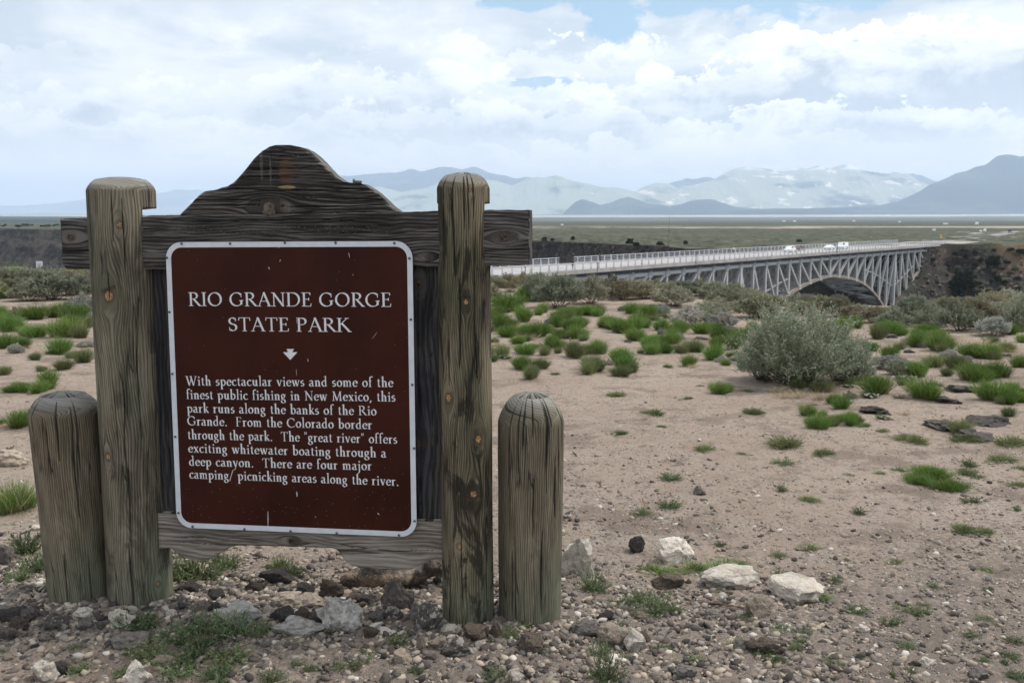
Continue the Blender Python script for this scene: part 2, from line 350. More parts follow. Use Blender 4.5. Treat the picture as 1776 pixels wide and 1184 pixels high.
def rock_mat(name, c1, c2, c3=None, sc=9.0, f3=.6):
    m, q = mat(name)
    oc = q.new('ShaderNodeTexCoord').outputs['Object']; inf = q.new('ShaderNodeObjectInfo').outputs
    off = q.new('ShaderNodeVectorMath', {0: oc, 1: inf['Random']}, operation='ADD').outputs[0]
    n = q.noise(off, sc, 6, .7); n2 = q.noise(off, sc * 7, 4, .7)
    c = q.mix(q.ss(q.math('ADD', q.math('MULTIPLY', n, .7), q.math('MULTIPLY', n2, .3)), .36, .64), c1, c2)
    if c3: c = q.mix(q.ss(q.noise(off, sc * .8, 5, .65), .50, .56, 0, f3), c, c3)
    v = q.ss(inf['Random'], 0, 1, .75, 1.25)
    c = q.mix(1.0, c, q.new('ShaderNodeCombineColor', {0: v, 1: v, 2: v}).outputs[0], 'MULTIPLY')
    setc(q, c); q.b.inputs['Roughness'].default_value = .9; q.b.inputs['Specular IOR Level'].default_value = .2
    bump(q, q.math('ADD', n, q.math('MULTIPLY', n2, .6)), 0.012)
    return m
M['basalt'] = rock_mat('dark_basalt', (0.045, 0.038, 0.036), (0.13, 0.115, 0.108))
M['brownrock'] = rock_mat('brown_rock', (0.075, 0.056, 0.045), (0.19, 0.15, 0.12))
M['tanrock'] = rock_mat('tan_rock', (0.28, 0.22, 0.17), (0.46, 0.385, 0.31), None, 4)
M['whiterock'] = rock_mat('pale_caliche_rock', (0.50, 0.43, 0.35), (0.70, 0.645, 0.575), (0.30, 0.25, 0.205), 2.0, .65)
M['crustrock'] = rock_mat('grey_white_crusted_rock', (0.33, 0.305, 0.275), (0.55, 0.525, 0.485), (0.16, 0.145, 0.13), 3.5, .6)
M['greyrock'] = rock_mat('grey_rock', (0.15, 0.13, 0.118), (0.27, 0.24, 0.215), (0.09, 0.078, 0.072), 3, .5)
M['spotrock'] = rock_mat('basalt_with_pale_crust', (0.065, 0.055, 0.050), (0.14, 0.12, 0.108), (0.46, 0.42, 0.37), 2.5, .75)
def attr_mat(name, rough=.9, mul=1.0, sub=0.0):
    m, q = mat(name); a = q.new('ShaderNodeAttribute', attribute_name='col').outputs['Color']; setc(q, a)
    q.b.inputs['Roughness'].default_value = rough; q.b.inputs['Specular IOR Level'].default_value = .2
    return m
M['attr'] = attr_mat('mixed_gravel')
def leaf_mat(name, c1, c2, c3, spec=.2, straw=.0, rnd=1.0):
    """attribute v: per-leaf random value, h: 0 at the foot of the leaf or stem, 1 at its tip"""
    m, q = mat(name)
    v = q.new('ShaderNodeAttribute', attribute_name='v').outputs['Fac']; h = q.new('ShaderNodeAttribute', attribute_name='h').outputs['Fac']
    r = q.new('ShaderNodeObjectInfo').outputs['Random']
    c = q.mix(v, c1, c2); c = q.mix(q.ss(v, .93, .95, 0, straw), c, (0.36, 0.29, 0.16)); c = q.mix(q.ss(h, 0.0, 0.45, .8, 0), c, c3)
    k = q.ss(r, 0, 1, 1 - .22 * rnd, 1 + .22 * rnd); k2 = q.ss(q.math('FRACT', q.math('MULTIPLY', r, 7.3)), 0, 1, .94, 1.06)
    c = q.mix(1.0, c, q.new('ShaderNodeCombineColor', {0: q.math('MULTIPLY', k, k2), 1: k, 2: k}).outputs[0], 'MULTIPLY')
    setc(q, c); q.b.inputs['Roughness'].default_value = .7; q.b.inputs['Specular IOR Level'].default_value = spec
    tr = q.new('ShaderNodeBsdfTranslucent', {'Color': c}); mx = q.new('ShaderNodeMixShader', {0: .22})
    q.l.new(q.b.outputs[0], mx.inputs[1]); q.l.new(tr.outputs[0], mx.inputs[2]); q.l.new(mx.outputs[0], q.out.inputs[0])
    return m
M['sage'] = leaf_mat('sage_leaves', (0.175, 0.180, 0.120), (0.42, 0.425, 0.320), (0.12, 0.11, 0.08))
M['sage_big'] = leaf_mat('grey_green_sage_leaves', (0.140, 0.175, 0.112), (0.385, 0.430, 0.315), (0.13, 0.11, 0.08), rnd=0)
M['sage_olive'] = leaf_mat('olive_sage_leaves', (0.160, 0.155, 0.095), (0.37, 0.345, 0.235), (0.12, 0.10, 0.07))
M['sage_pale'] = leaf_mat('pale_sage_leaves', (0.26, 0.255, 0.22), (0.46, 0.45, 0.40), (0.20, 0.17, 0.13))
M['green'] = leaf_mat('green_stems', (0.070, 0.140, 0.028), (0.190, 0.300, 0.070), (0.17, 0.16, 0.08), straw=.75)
M['green_dull'] = leaf_mat('dull_green_stems', (0.095, 0.130, 0.050), (0.22, 0.26, 0.115), (0.22, 0.18, 0.11), straw=.9)
M['weed'] = leaf_mat('weed_leaves', (0.075, 0.110, 0.050), (0.21, 0.245, 0.125), (0.14, 0.12, 0.075))
M['dry'] = leaf_mat('dry_straw', (0.28, 0.22, 0.13), (0.46, 0.38, 0.24), (0.22, 0.17, 0.11))
M['petal'] = leaf_mat('white_petals', (0.6, 0.6, 0.55), (0.75, 0.75, 0.72), (0.6, 0.6, 0.55))
M['twig'] = simple('grey_twig_bark', (0.10, 0.085, 0.07), .9, 0, .3, 40)
M['juniper'] = leaf_mat('juniper_leaves', (0.020, 0.030, 0.014), (0.05, 0.068, 0.032), (0.03, 0.03, 0.02))
M['steel'] = simple('weathered_grey_steel_paint', (0.43, 0.43, 0.425), .6, 0, .28, .35)
M['brace'] = simple('weathered_brace_paint', (0.40, 0.39, 0.375), .65, 0, .35, .5)
M['steel_dark'] = simple('dark_girder_paint', (0.11, 0.115, 0.12), .7, 0, .25, .4)  # dark grey; on deck girders the under-deck shadow is put into this colour
M['rust'] = simple('rusty_chord_steel', (0.32, 0.26, 0.22), .7, 0, .2, .4)
M['galv'] = simple('pale_railing_paint', (0.50, 0.52, 0.55), .55, 0, .08, .5)
M['concrete'] = simple('bridge_concrete', (0.42, 0.38, 0.35), .9, 0, .18, .35)
M['deckroad'] = simple('worn_pale_roadway', (0.40, 0.365, 0.355), .9, 0, .1, .2)
M['asphalt'] = simple('worn_far_road', (0.30, 0.28, 0.275), .9, 0, .12, .1)
# ================================================================ terrain
NEAR_Z = -9.5; FAR_Z = -7.4
def mound(x, y):
    """gravel heaped along the foot of the sign"""
    return 0.05 * np.exp(-((y - (3.66 - .15 * x) - .05) / .55) ** 2) * sstep(-x, -0.6, 0.1) * 1.0
def gz(x, y):
    x = np.asarray(x, float); y = np.asarray(y, float); r = np.hypot(x, y)
    z = 0.012 * fbm(x * .9, y * .9, 3, 5) * 2 + 0.10 * fbm(x * .13, y * .13, 2, 9) * sstep(r, 5, 12) + mound(x, y)
    az_ = np.arctan2(x, y); r0 = 25.5 - 5.0 * sstep(az_, -.12, -.02) - 5.6 * sstep(az_, .15, .26)
    z = z - sstep((r - r0) / (90 - r0), 0, 1) * (-NEAR_Z) * 1.0
    return z
def gzs(x, y): return float(gz(np.array([x]), np.array([y]))[0])
def gpt(px, py):
    """point of the near ground seen at a pixel"""
    p = at_z(px, py, 0.0)
    for _ in range(8):
        z = gzs(p[0], p[1]); p = at_z(px, py, z)
    return p
# near rim and far rim of the gorge (plan)
def farp(px, py): return at_z(px, py, FAR_Z)[:2]
far_rim = [(-2600, 2300), (-1300, 1500)] + [tuple(farp(*p)) for p in ((0, 396), (60, 397.5), (110, 398), (250, 400.5), (400, 404), (700, 410), (918, 417), (1060, 424), (1200, 431), (1300, 430), (1450, 428), (1600, 425.5))] + \
          [(156.5, 361.5), (168, 355), (185, 345), (210, 330), (250, 300), (420, 240), (900, 150)]
near_rim = [(-2300, 1300), (-800, 640), (-400, 380), (-250, 290), (-150, 238), (-80, 205), (-25, 182), (2, 176), (12, 176), (24, 165), (34, 140), (42, 115), (60, 95), (95, 75), (150, 50), (300, 0), (700, -150)]
def resample(P, w):
    P = np.array(P, float); d = np.r_[0, np.cumsum(np.hypot(*np.diff(P, axis=0).T))]; return P, d
def path(P, n, dens=None):
    P, d = resample(P, 0)
    # denser sampling near the camera
    s = np.linspace(0, d[-1], 6000); x = np.interp(s, d, P[:, 0]); y = np.interp(s, d, P[:, 1])
    w = 1 / (np.hypot(x, y) + 60); c = np.r_[0, np.cumsum((w[1:] + w[:-1]) / 2)]; c /= c[-1]
    u = np.linspace(0, 1, n); return np.stack([np.interp(u, c, x), np.interp(u, c, y)], 1)
NS = 760
FR = path(far_rim, NS); NR = path(near_rim, NS)
# jagged rims
def jag(P, a, seed):
    tn = np.gradient(P, axis=0); tn /= np.hypot(tn[:, 0], tn[:, 1])[:, None] + 1e-9; nn = np.stack([-tn[:, 1], tn[:, 0]], 1)
    s = np.arange(len(P)); return P + nn * (a * fbm(s * .06, s * 0, 4, seed))[:, None]
rr = np.hypot(*FR.T); damp = 1 - np.exp(-(np.hypot(FR[:, 0] - 156.5, FR[:, 1] - 361.5) / 18) ** 2)
FR = FR + (jag(FR, 9, 3) - FR) * damp[:, None]

# ---- ground around the camera, fan grid fine in view and coarse elsewhere
an = np.concatenate([np.radians(np.linspace(-180, -36, 60))[:-1], np.radians(np.linspace(-36, 36, 560)), np.radians(np.linspace(36, 180, 60))[1:]])
ra = np.concatenate([np.linspace(.25, 2.6, 14)[:-1], 2.6 * np.exp(np.linspace(0, math.log(95 / 2.6), 430))])
A_, R_ = np.meshgrid(an, ra); gx = R_ * np.sin(A_); gy = R_ * np.cos(A_)
gzv = gz(gx, gy)
rub = lambda x, y: np.clip(1.15 * np.exp(-((y - 3.75 + .15 * x) / .62) ** 2) * sstep(-x, -.75, -.1), 0, 1)       # rubble foot of the sign
gravel = np.clip(.55 * rub(gx, gy) + .7 * sstep(-(gy - (3.3 + .9 * gx)), -.9, .9) * sstep(-gy, -6.5, -3) + .25 * sstep(fbm(gx * .8, gy * .8, 3, 31), .0, .35) * sstep(-R_, -9, -4), 0, 1)
fade = sstep(-R_, -14, -3)
gzv = gzv + fade * (0.010 * ridged(gx * 9, gy * 9, 4, 41, .55) * .35 + 0.006 * fbm(gx * 40, gy * 40, 3, 44) * 2 * (0.5 + gravel))
me = mesh_np('ground', np.stack([gx, gy, gzv], -1).reshape(-1, 3), grid_faces(len(an), len(ra)), True, {'gravel': ('FLOAT', gravel)})
obj('ground', me, M['ground'], kind='structure')
# ---- brush-covered shelf between the ground and the near rim of the gorge
def scrub_mat(name, g1, g2, soil, sc=.35, far=False):
    m, q = mat(name); g = q.new('ShaderNodeNewGeometry').outputs['Position']
    n1 = q.noise(g, sc, 6, .7); n2 = q.noise(g, sc * .07, 5, .6); n3 = q.noise(q.scalev(g, (.0011, .0045, 0)), 1.0, 5, .6)
    c = q.mix(q.ss(n1, .4, .62), g1, g2)
    c = q.mix(q.ss(n2, .5, .75, 0, .45), c, soil)
    if far:
        s = q.new('ShaderNodeSeparateXYZ', {0: g}); x, y, z = s.outputs
        # bare sandy strips on the plain
        band = q.math('MULTIPLY', q.ss(y, 930, 1010), q.ss(y, 1190, 1400, 1, 0))
        band = q.math('MULTIPLY', band, q.ss(q.noise(q.scalev(g, (.006, .004, 0)), 1.0, 5, .65), .46, .56))
        c = q.mix(q.math('MULTIPLY', band, q.ss(x, -50, 60, 0, .8)), c, (0.42, 0.35, 0.28))
        # grazing land and fallow fields beyond the sage
        f = q.ss(q.math('ADD', y, q.math('MULTIPLY', q.math('SUBTRACT', n3, .5), 2600)), 2600, 5200)
        fl = q.mix(q.ss(n3, .42, .60), (0.055, 0.070, 0.055), (0.20, 0.20, 0.165))
        c = q.mix(f, c, fl)
        pale = q.math('MULTIPLY', q.ss(y, 8800, 9400), q.ss(y, 12500, 13200, 1, 0))
        pale = q.math('MULTIPLY', pale, q.ss(q.noise(q.scalev(g, (.00045, .0022, 4)), 1.0, 5, .6), .40, .55))
        c = q.mix(q.math('MULTIPLY', pale, .9), c, (0.66, 0.62, 0.55))
        # trees under cloud shadow on the left of the plain, the shadow painted dark
        wd = q.math('MULTIPLY', q.ss(q.math('DIVIDE', x, y), -.33, -.22, 1, 0), q.math('MULTIPLY', q.ss(y, 2200, 3400), q.ss(y, 8600, 9200, 1, 0)))
        c = q.mix(q.math('MULTIPLY', wd, .9), c, (0.022, 0.040, 0.036))
    setc(q, c); q.b.inputs['Roughness'].default_value = .95; q.b.inputs['Specular IOR Level'].default_value = .05
    bump(q, n1, .5); return m
M['scrub'] = scrub_mat('scrub_plain', (0.060, 0.078, 0.042), (0.135, 0.150, 0.090), (0.24, 0.195, 0.14), .9)
M['plain'] = scrub_mat('far_sage_plain', (0.034, 0.040, 0.027), (0.125, 0.124, 0.086), (0.155, 0.138, 0.100), .14, True)
nv = 60; q_ = np.linspace(0, 1, nv)[:, None, None]
inner = NR / np.hypot(*NR.T)[:, None] * 90
# the inner edge must sweep round in step with the rim
P = inner[None] * (1 - q_) + NR[None] * q_
pz = gz(P[..., 0], P[..., 1]) - .02; pz = pz * (1 - q_[..., 0]) + (NEAR_Z + .8 * fbm(P[..., 0] * .05, P[..., 1] * .05, 3, 8)) * q_[..., 0]
obj('brush_shelf', mesh_np('brush_shelf', np.concatenate([P, pz[..., None]], -1).reshape(-1, 3), grid_faces(NS, nv), True), M['scrub'], kind='structure')
# ground behind the camera out to the distance
back = MB(); 
an2 = np.radians(np.linspace(98, 302, 50)); ra2 = np.array([88, 200, 800, 4000, 14000.])
A2, R2 = np.meshgrid(an2, ra2); bz = NEAR_Z + 1 * fbm(A2 * 20, R2 * .01, 2, 3)
obj('plain_behind', mesh_np('plain_behind', np.stack([R2 * np.sin(A2), R2 * np.cos(A2), bz], -1).reshape(-1, 3), grid_faces(50, 5), True), M['scrub'], kind='structure')

# ---- the gorge: near wall, floor, far wall with basalt cliff bands
NT_ = 240; tt = np.linspace(0, 1, NT_)[:, None]
width = np.hypot(*(FR - NR).T)[None]
fd = (1 - tt) * width; nd = tt * width                       # distance to each rim
DEP = 78.0
def wall(d, seed, base):
    sgn = np.arange(NS)[None] * .05
    d2 = d + 4 * fbm(sgn * 1.5, d * .04, 3, seed)
    z = np.interp(d2, [0, .5, 5, 9, 20, 24, 46, 50, 95, 130], [0, -1.5, -9, -11, -17, -24, -39, -46, -72, -DEP])
    return z + base
zf = wall(fd, 5, FAR_Z); zn = wall(nd, 9, NEAR_Z); 
gX = NR[None, :, 0] * (1 - tt) + FR[None, :, 0] * tt; gY = NR[None, :, 1] * (1 - tt) + FR[None, :, 1] * tt
zg = np.maximum(np.maximum(zf, zn), -DEP + FAR_Z)
# gentle brushy top of the far bank to the right of the bridge
rb = sstep(gX - (gY - 361.5) * -.2, 158, 180) * np.exp(-fd / 26.0)
zg = zg + rb * 6.0 * (1 - np.exp(-fd / 5))
edge = np.minimum(fd, nd); rough = sstep(edge, 0, 5)
sc_ = sstep(np.hypot(gX, gY), 200, 900)
zg = zg + rough * ((1.5 + 3.5 * sc_) * ridged(gX * .11, gY * .11, 4, 61, .55) * .5 + .9 * ridged(gX * .45, gY * .45, 3, 66, .6) * .6)
ed0 = sstep(edge, 0, .8); zg = zg * ed0 + np.where(fd < nd, FAR_Z, NEAR_Z) * (1 - ed0)
def gorge_mat():
    m, q = mat('gorge_basalt'); g = q.new('ShaderNodeNewGeometry').outputs; P_ = g['Position']; s = q.new('ShaderNodeSeparateXYZ', {0: P_}).outputs
    nz = q.new('ShaderNodeSeparateXYZ', {0: g['Normal']}).outputs[2]
    n1 = q.noise(P_, .10, 6, .7); n2 = q.noise(P_, .8, 6, .75); n3 = q.noise(q.scalev(P_, (.02, .02, .22)), 1.0, 6, .65)
    n5 = q.noise(q.scalev(P_, (.06, .06, .10)), 1.0, 6, .7)
    c = q.mix(q.ss(n2, .38, .62), (0.020, 0.018, 0.018), (0.088, 0.074, 0.066))
    c = q.mix(q.ss(q.math('ADD', n1, q.math('MULTIPLY', n3, .3)), .70, .80, 0, .5), c, (0.17, 0.115, 0.085))
    c = q.mix(q.ss(n5, .46, .60, 0, .8), c, (0.125, 0.100, 0.084)); c = q.mix(q.ss(n3, .52, .60, 0, .7), c, (0.022, 0.019, 0.019))
    vg = q.math('MULTIPLY', q.ss(nz, .55, .85), q.ss(q.noise(P_, .22, 6, .75), .47, .58))
    c = q.mix(q.math('MULTIPLY', vg, .75), c, (0.055, 0.068, 0.042))
    vo = q.new('ShaderNodeTexVoronoi', {'Vector': P_, 'Scale': .38}); pal = q.math('MULTIPLY', q.ss(vo.outputs['Distance'], .2, .32, 1, 0), q.ss(q.new('ShaderNodeSeparateColor', {0: vo.outputs['Color']}).outputs[0], .66, .72))
    c = q.mix(q.math('MULTIPLY', pal, .8), c, (0.21, 0.175, 0.15))
    top = q.math('MULTIPLY', q.ss(s[2], -11.5, -8.6), q.ss(s[0], 150, 185)); c = q.mix(q.math('MULTIPLY', top, .65), c, (0.12, 0.135, 0.075))
    orange = q.math('MULTIPLY', q.ss(q.new('ShaderNodeVectorMath', {0: P_, 1: (178, 346, -11)}, operation='DISTANCE').outputs['Value'], 4, 13, 1, 0), .55)
    c = q.mix(orange, c, (0.30, 0.185, 0.12))
    setc(q, c); q.b.inputs['Roughness'].default_value = .95; q.b.inputs['Specular IOR Level'].default_value = .1
    bump(q, q.math('ADD', n2, q.math('MULTIPLY', pal, .4)), 1.4); return m
M['gorge'] = gorge_mat()
obj('gorge', mesh_np('gorge', np.stack([gX, gY, zg], -1).reshape(-1, 3), grid_faces(NS, NT_), False), M['gorge'], kind='structure')

# ---- far plain, rising gently towards the mountains
nv = 150; ks = np.linspace(0, 1, nv)
k = np.concatenate([[0], np.exp(np.linspace(math.log(.4), math.log(16500), nv - 1))])[:, None]
rad = np.hypot(*FR.T)[None]; dirs = FR / np.hypot(*FR.T)[:, None]
RR = rad + k; PX = dirs[None, :, 0] * RR; PY = dirs[None, :, 1] * RR
def plain_z(x, y):
    r = np.hypot(x, y); return FAR_Z + 78 * sstep(r, 1500, 15500) * (r / 15500) + sstep(r, 150, 450) * 0
PZ = plain_z(PX, PY) + sstep(k, 0, 8) * (.35 * ridged(PX * .12, PY * .12, 3, 12, .6) * sstep(-RR, -1500, -500) * sstep(np.hypot(PX - 156, PY - 365) , 22, 60))
obj('sage_plain', mesh_np('sage_plain', np.stack([PX, PY, PZ], -1).reshape(-1, 3), grid_faces(NS, nv), True), M['plain'], kind='structure')

# ---- mountains
def mtn_mat(name, cloud_shade, sun_patch, bare, fthr=.5, snow=0.0, bthr=.66):  # cloud shadow and sun patches are put into the slope colours
    m, q = mat(name); g = q.new('ShaderNodeNewGeometry').outputs['Position']; s = q.new('ShaderNodeSeparateXYZ', {0: g}).outputs
    n = q.noise(q.scalev(g, (.0008, .0003, .0025)), 1.0, 6, .6); n2 = q.noise(q.scalev(g, (.0025, .0008, .006), (5, 3, 1)), 1.0, 6, .65); n3 = q.noise(q.scalev(g, (.0020, .0006, .006), (9, 1, 4)), 1.0, 5, .6)
    c = q.mix(q.ss(q.math('ADD', q.math('MULTIPLY', n, .75), q.math('MULTIPLY', n2, .25)), fthr - .05, fthr + .05), sun_patch, cloud_shade)
    c = q.mix(q.ss(n3, bthr, bthr + .04), c, bare)
    if snow: c = q.mix(q.math('MULTIPLY', q.ss(s[2], snow, snow * 1.06), q.ss(n2, .46, .54)), c, (.85, .87, .9))
    setc(q, c); q.b.inputs['Roughness'].default_value = 1; q.b.inputs['Specular IOR Level'].default_value = 0; return m
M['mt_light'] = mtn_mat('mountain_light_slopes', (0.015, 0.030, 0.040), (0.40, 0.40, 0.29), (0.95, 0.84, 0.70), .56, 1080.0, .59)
M['mt_green'] = mtn_mat('mountain_green_slopes', (0.02, 0.040, 0.045), (0.35, 0.37, 0.27), (0.75, 0.70, 0.56), .58, 0, .68)
M['mt_dark'] = mtn_mat('mountain_cloud_shaded_slopes', (0.008, 0.018, 0.024), (0.055, 0.075, 0.060), (0.16, 0.16, 0.12), .46, 0, .72)  # dark slopes with the shade of clouds mixed into the base colour
M['mt_far'] = mtn_mat('mountain_hazy_range', (0.05, 0.07, 0.06), (0.16, 0.18, 0.14), (0.8, 0.82, 0.85), .5, 0, .68)
def mountain(name, pts, Y, depth, m, seed, spur=.16, basepy=374.0, n=420, nd=70):
    """ridge whose crest passes the given outline at distance Y; spurs and gullies run down towards the plain"""
    P = np.array(pts, float); px = np.linspace(P[0, 0], P[-1, 0], n); py = np.interp(px, P[:, 0], P[:, 1])
    C_ = np.array([at_y(a, b, Y) for a, b in zip(px, py)])
    bz = at_y(888, basepy, Y)[2] - 25
    h = np.maximum(C_[:, 2] - bz, 1)
    v = np.linspace(-1, 1, nd)[:, None]                       # -1 front foot, 0 crest, 1 back foot
    prof = (1 - np.abs(v)) ** 1.15
    x = C_[None, :, 0] * (1 + v * depth / Y * .5); y = Y + v * depth + 0 * x
    L = depth * .55
    rn = ridged(x / L, y / (L * 2.2), 5, seed, .55); 
    mod = 1 + spur * rn * (1 - prof) * 3.2
    crest = 1 + .022 * ridged(x[:1] / (L * .35), y[:1] * 0, 4, seed + 21, .6) * (h[None] > 60)
    z = bz + h[None] * prof * mod * crest + h[None] * .02 * fbm(x / (L * .1), y / (L * .2), 3, seed + 9) * (1 - prof * .5)
    ends = sstep(np.arange(n)[None] / n, 0, .02) * sstep(-np.arange(n)[None] / n, -1, -.98)
    z = bz + (z - bz) * ends
    me = mesh_np(name, np.stack([x, y, z], -1).reshape(-1, 3), grid_faces(n, nd), True)
    return obj(name, me, m, kind='structure')
mountain('mountain_range', [(-500, 366), (-200, 360), (-60, 356), (40, 357), (100, 352), (152, 345), (200, 338), (262, 336), (285, 333), (306, 327), (318, 330), (345, 329), (360, 333), (400, 338), (470, 332), (540, 330), (600, 318), (680, 330), (800, 340), (900, 350)], 36000, 5000, M['mt_far'], 3, .14, 378)
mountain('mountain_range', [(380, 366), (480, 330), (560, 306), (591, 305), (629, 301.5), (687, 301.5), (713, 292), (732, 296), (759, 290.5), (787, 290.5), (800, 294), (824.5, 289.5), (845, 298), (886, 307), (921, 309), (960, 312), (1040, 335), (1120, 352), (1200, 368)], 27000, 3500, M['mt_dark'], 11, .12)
mountain('mountain_range', [(520, 368), (600, 345), (640, 327), (655, 324), (675, 329), (697, 334), (725, 328), (759, 317), (800, 306), (852, 312), (886, 320), (921, 308), (962, 303), (975, 305.5), (989, 312), (1015, 317), (1041, 322), (1062, 325), (1082, 327), (1110, 335), (1150, 350), (1200, 366)], 21500, 3000, M['mt_green'], 21, .14)
mountain('mountain', [(975, 370), (986, 361), (997, 350), (1010, 346), (1022, 349), (1040, 356), (1058, 352), (1075, 344), (1088, 341), (1105, 346), (1127, 353), (1150, 356), (1185, 363), (1240, 369)], 17500, 1300, M['mt_dark'], 31, .10)  # low dark hill shaped and coloured from a cloud-shadow patch
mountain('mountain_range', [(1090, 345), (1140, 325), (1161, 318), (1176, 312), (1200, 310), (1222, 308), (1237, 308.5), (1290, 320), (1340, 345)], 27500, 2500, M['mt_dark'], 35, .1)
mountain('mountain_range', [(1040, 366), (1085, 342), (1120, 323), (1142, 318), (1160, 320), (1176, 326.5), (1200, 322), (1241, 310), (1252, 301), (1264, 296), (1275, 291.5), (1286.5, 290), (1300, 290.5), (1313, 292.5), (1335, 294), (1359, 298), (1370, 294), (1382, 290.6), (1400, 291), (1423.6, 288.7), (1432, 291), (1439, 293), (1450, 288), (1461.6, 285.7), (1472, 286), (1481, 289.5), (1500, 295), (1519, 299), (1549, 301.7), (1576, 305), (1606, 320), (1640, 335), (1700, 350), (1800, 362)], 23500, 3600, M['mt_light'], 41, .17)
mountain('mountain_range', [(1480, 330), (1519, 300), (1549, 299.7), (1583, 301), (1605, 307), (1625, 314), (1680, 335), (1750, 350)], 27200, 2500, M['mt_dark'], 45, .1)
mountain('mountain', [(1140, 369), (1165, 357), (1180, 354), (1195, 349), (1212, 346), (1229, 345), (1240, 347), (1252, 351), (1271, 358), (1300, 361), (1340, 363), (1400, 364), (1500, 366), (1600, 368)], 17800, 1500, M['mt_dark'], 51, .10)  # second cloud-shadow patch, built as a low dark hill
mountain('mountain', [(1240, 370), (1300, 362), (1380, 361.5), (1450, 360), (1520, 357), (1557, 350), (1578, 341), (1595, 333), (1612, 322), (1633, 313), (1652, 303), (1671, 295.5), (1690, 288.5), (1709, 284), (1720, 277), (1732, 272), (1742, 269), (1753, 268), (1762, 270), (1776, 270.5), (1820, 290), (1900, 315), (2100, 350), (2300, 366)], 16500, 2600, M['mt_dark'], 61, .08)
# ---- air
m, q = mat('haze_air'); q.n.remove(q.b)
pv = q.new('ShaderNodeVolumePrincipled'); pv.inputs['Color'].default_value = (0.655, 0.80, 1.0, 1); pv.inputs['Density'].default_value = 6e-5; pv.inputs['Anisotropy'].default_value = 0.35
q.l.new(pv.outputs[0], q.out.inputs['Volume'])
lo, hi = -96.0, 1500.0
hv = [(x, y, z) for z in (lo, hi) for x, y in ((-42000, -15000), (42000, -15000), (42000, 43000), (-42000, 43000))]
me = bpy.data.meshes.new('haze'); me.from_pydata(hv, [], [(3, 2, 1, 0), (4, 5, 6, 7), (0, 1, 5, 4), (1, 2, 6, 5), (2, 3, 7, 6), (3, 0, 4, 7)])
if HAZE: obj('haze', me, m, kind='stuff')

# ================================================================ bridge
BE = np.array([156.75, 361.6]); BU = np.array([0.6129, 0.7902]); BN = np.array([-0.7902, 0.6129])
def bp(T, off, z=FAR_Z): p = BE - BU * T + BN * off; return (float(p[0]), float(p[1]), float(z))
bridge = thing('arch_bridge', 'long grey steel deck truss bridge spanning the gorge', 'bridge', bp(0, 0, 0))
bo = Vector(bp(0, 0, 0))
brz = math.atan2(BU[1], BU[0])
bridge.rotation_euler = (0, 0, brz)
# local frame: x = -T (towards the camera is negative), y = off, z = world z
def L(T, off, z): return (-T, off, z)
TL = 300.0; DW = 17.0
d = MB(); d.box((-TL / 2, DW / 2, FAR_Z - .28), (TL, DW, .5)); d.build('deck', M['concrete'], bridge)
d = MB(); d.box((-TL / 2, DW / 2, FAR_Z - .02), (TL, DW - 5, .05)); d.build('roadway', M['deckroad'], bridge)
for y in (.9, DW - .9):
    d = MB(); d.box((-TL / 2, y, FAR_Z + .06), (TL, 1.8, .18)); d.build('sidewalk', M['concrete'], bridge)
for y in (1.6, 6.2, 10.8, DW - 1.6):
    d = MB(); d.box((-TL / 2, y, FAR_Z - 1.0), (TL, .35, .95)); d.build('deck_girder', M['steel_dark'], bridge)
UB = MB(); UB.box((0, 0, 0), (1, 1, 1)); UBM = {}
def beam(name, a, b, w, m, h=None, parent=bridge):
    """one steel member: a shared unit box stretched between two joints"""
    if m not in UBM: me = UB.mesh('steel_member'); me.materials.append(M[m]); UBM[m] = me
    a = Vector(a); b = Vector(b); dd = b - a
    o = bpy.data.objects.new(name, UBM[m]); COL.objects.link(o); o.parent = parent
    o.location = (a + b) / 2; o.rotation_euler = dd.to_track_quat('Z', 'Y').to_euler(); o.scale = (w, h or w, dd.length)
    return o
def depth(T):
    d = T - 55
    if d < 0: return float(np.interp(-d, [0, 6, 12, 19, 28, 41, 55], [23, 20, 16.3, 12, 8.4, 5.4, 3.9]))
    if T <= 112: return float(np.interp(d, [0, 6, 12, 20.8, 28.8, 35.5, 45, 57], [23, 20, 16.3, 12.5, 9.9, 8.6, 7.2, 6.4]))
    return depth(224 - T)
TZ = FAR_Z - 1.75; N0, N1 = 1.2, 13.2
ks = list(np.linspace(0, 55, 9)) + list(np.linspace(55, 169, 17))[1:] + list(np.linspace(169, 224, 9))[1:]
for off in (N0, N1):
    beam('top_chord', L(224, off, TZ), L(0, off, TZ), .55, 'steel', .7)
    for i, T in enumerate(ks):
        bz = FAR_Z - depth(T)
        if T in (55.0, 169.0) or abs(T - 55) < .1 or abs(T - 169) < .1: beam('pier_post', L(T, off, TZ), L(T, off, bz), 1.1, 'steel')
        else: beam('truss_post', L(T, off, TZ), L(T, off, bz), .68, 'steel')
        if i < len(ks) - 1:
            T2 = ks[i + 1]; b2 = FAR_Z - depth(T2)
            beam('bottom_chord', L(T, off, bz), L(T2, off, b2), .75, 'rust' if off == N0 else 'steel')
            # diagonals fall towards midspan in the main span and towards the abutments in the side spans
            mid = (T + T2) / 2
            toward = (mid > 112 and mid < 169) or mid < 55
            if toward: beam('truss_diagonal', L(T2, off, TZ), L(T, off, bz), .6, 'steel')
            else: beam('truss_diagonal', L(T, off, TZ), L(T2, off, b2), .6, 'steel')
gp = MB(); gp.box((0, 0, 0), (1.5, .12, .9)); gpm = gp.mesh('gusset_plate'); gpm.materials.append(M['steel'])
for T in ks:
    for z_ in (TZ - .2, FAR_Z - depth(T)): obj('gusset_plate', gpm, None, bridge, L(T, N0 - .38, z_))
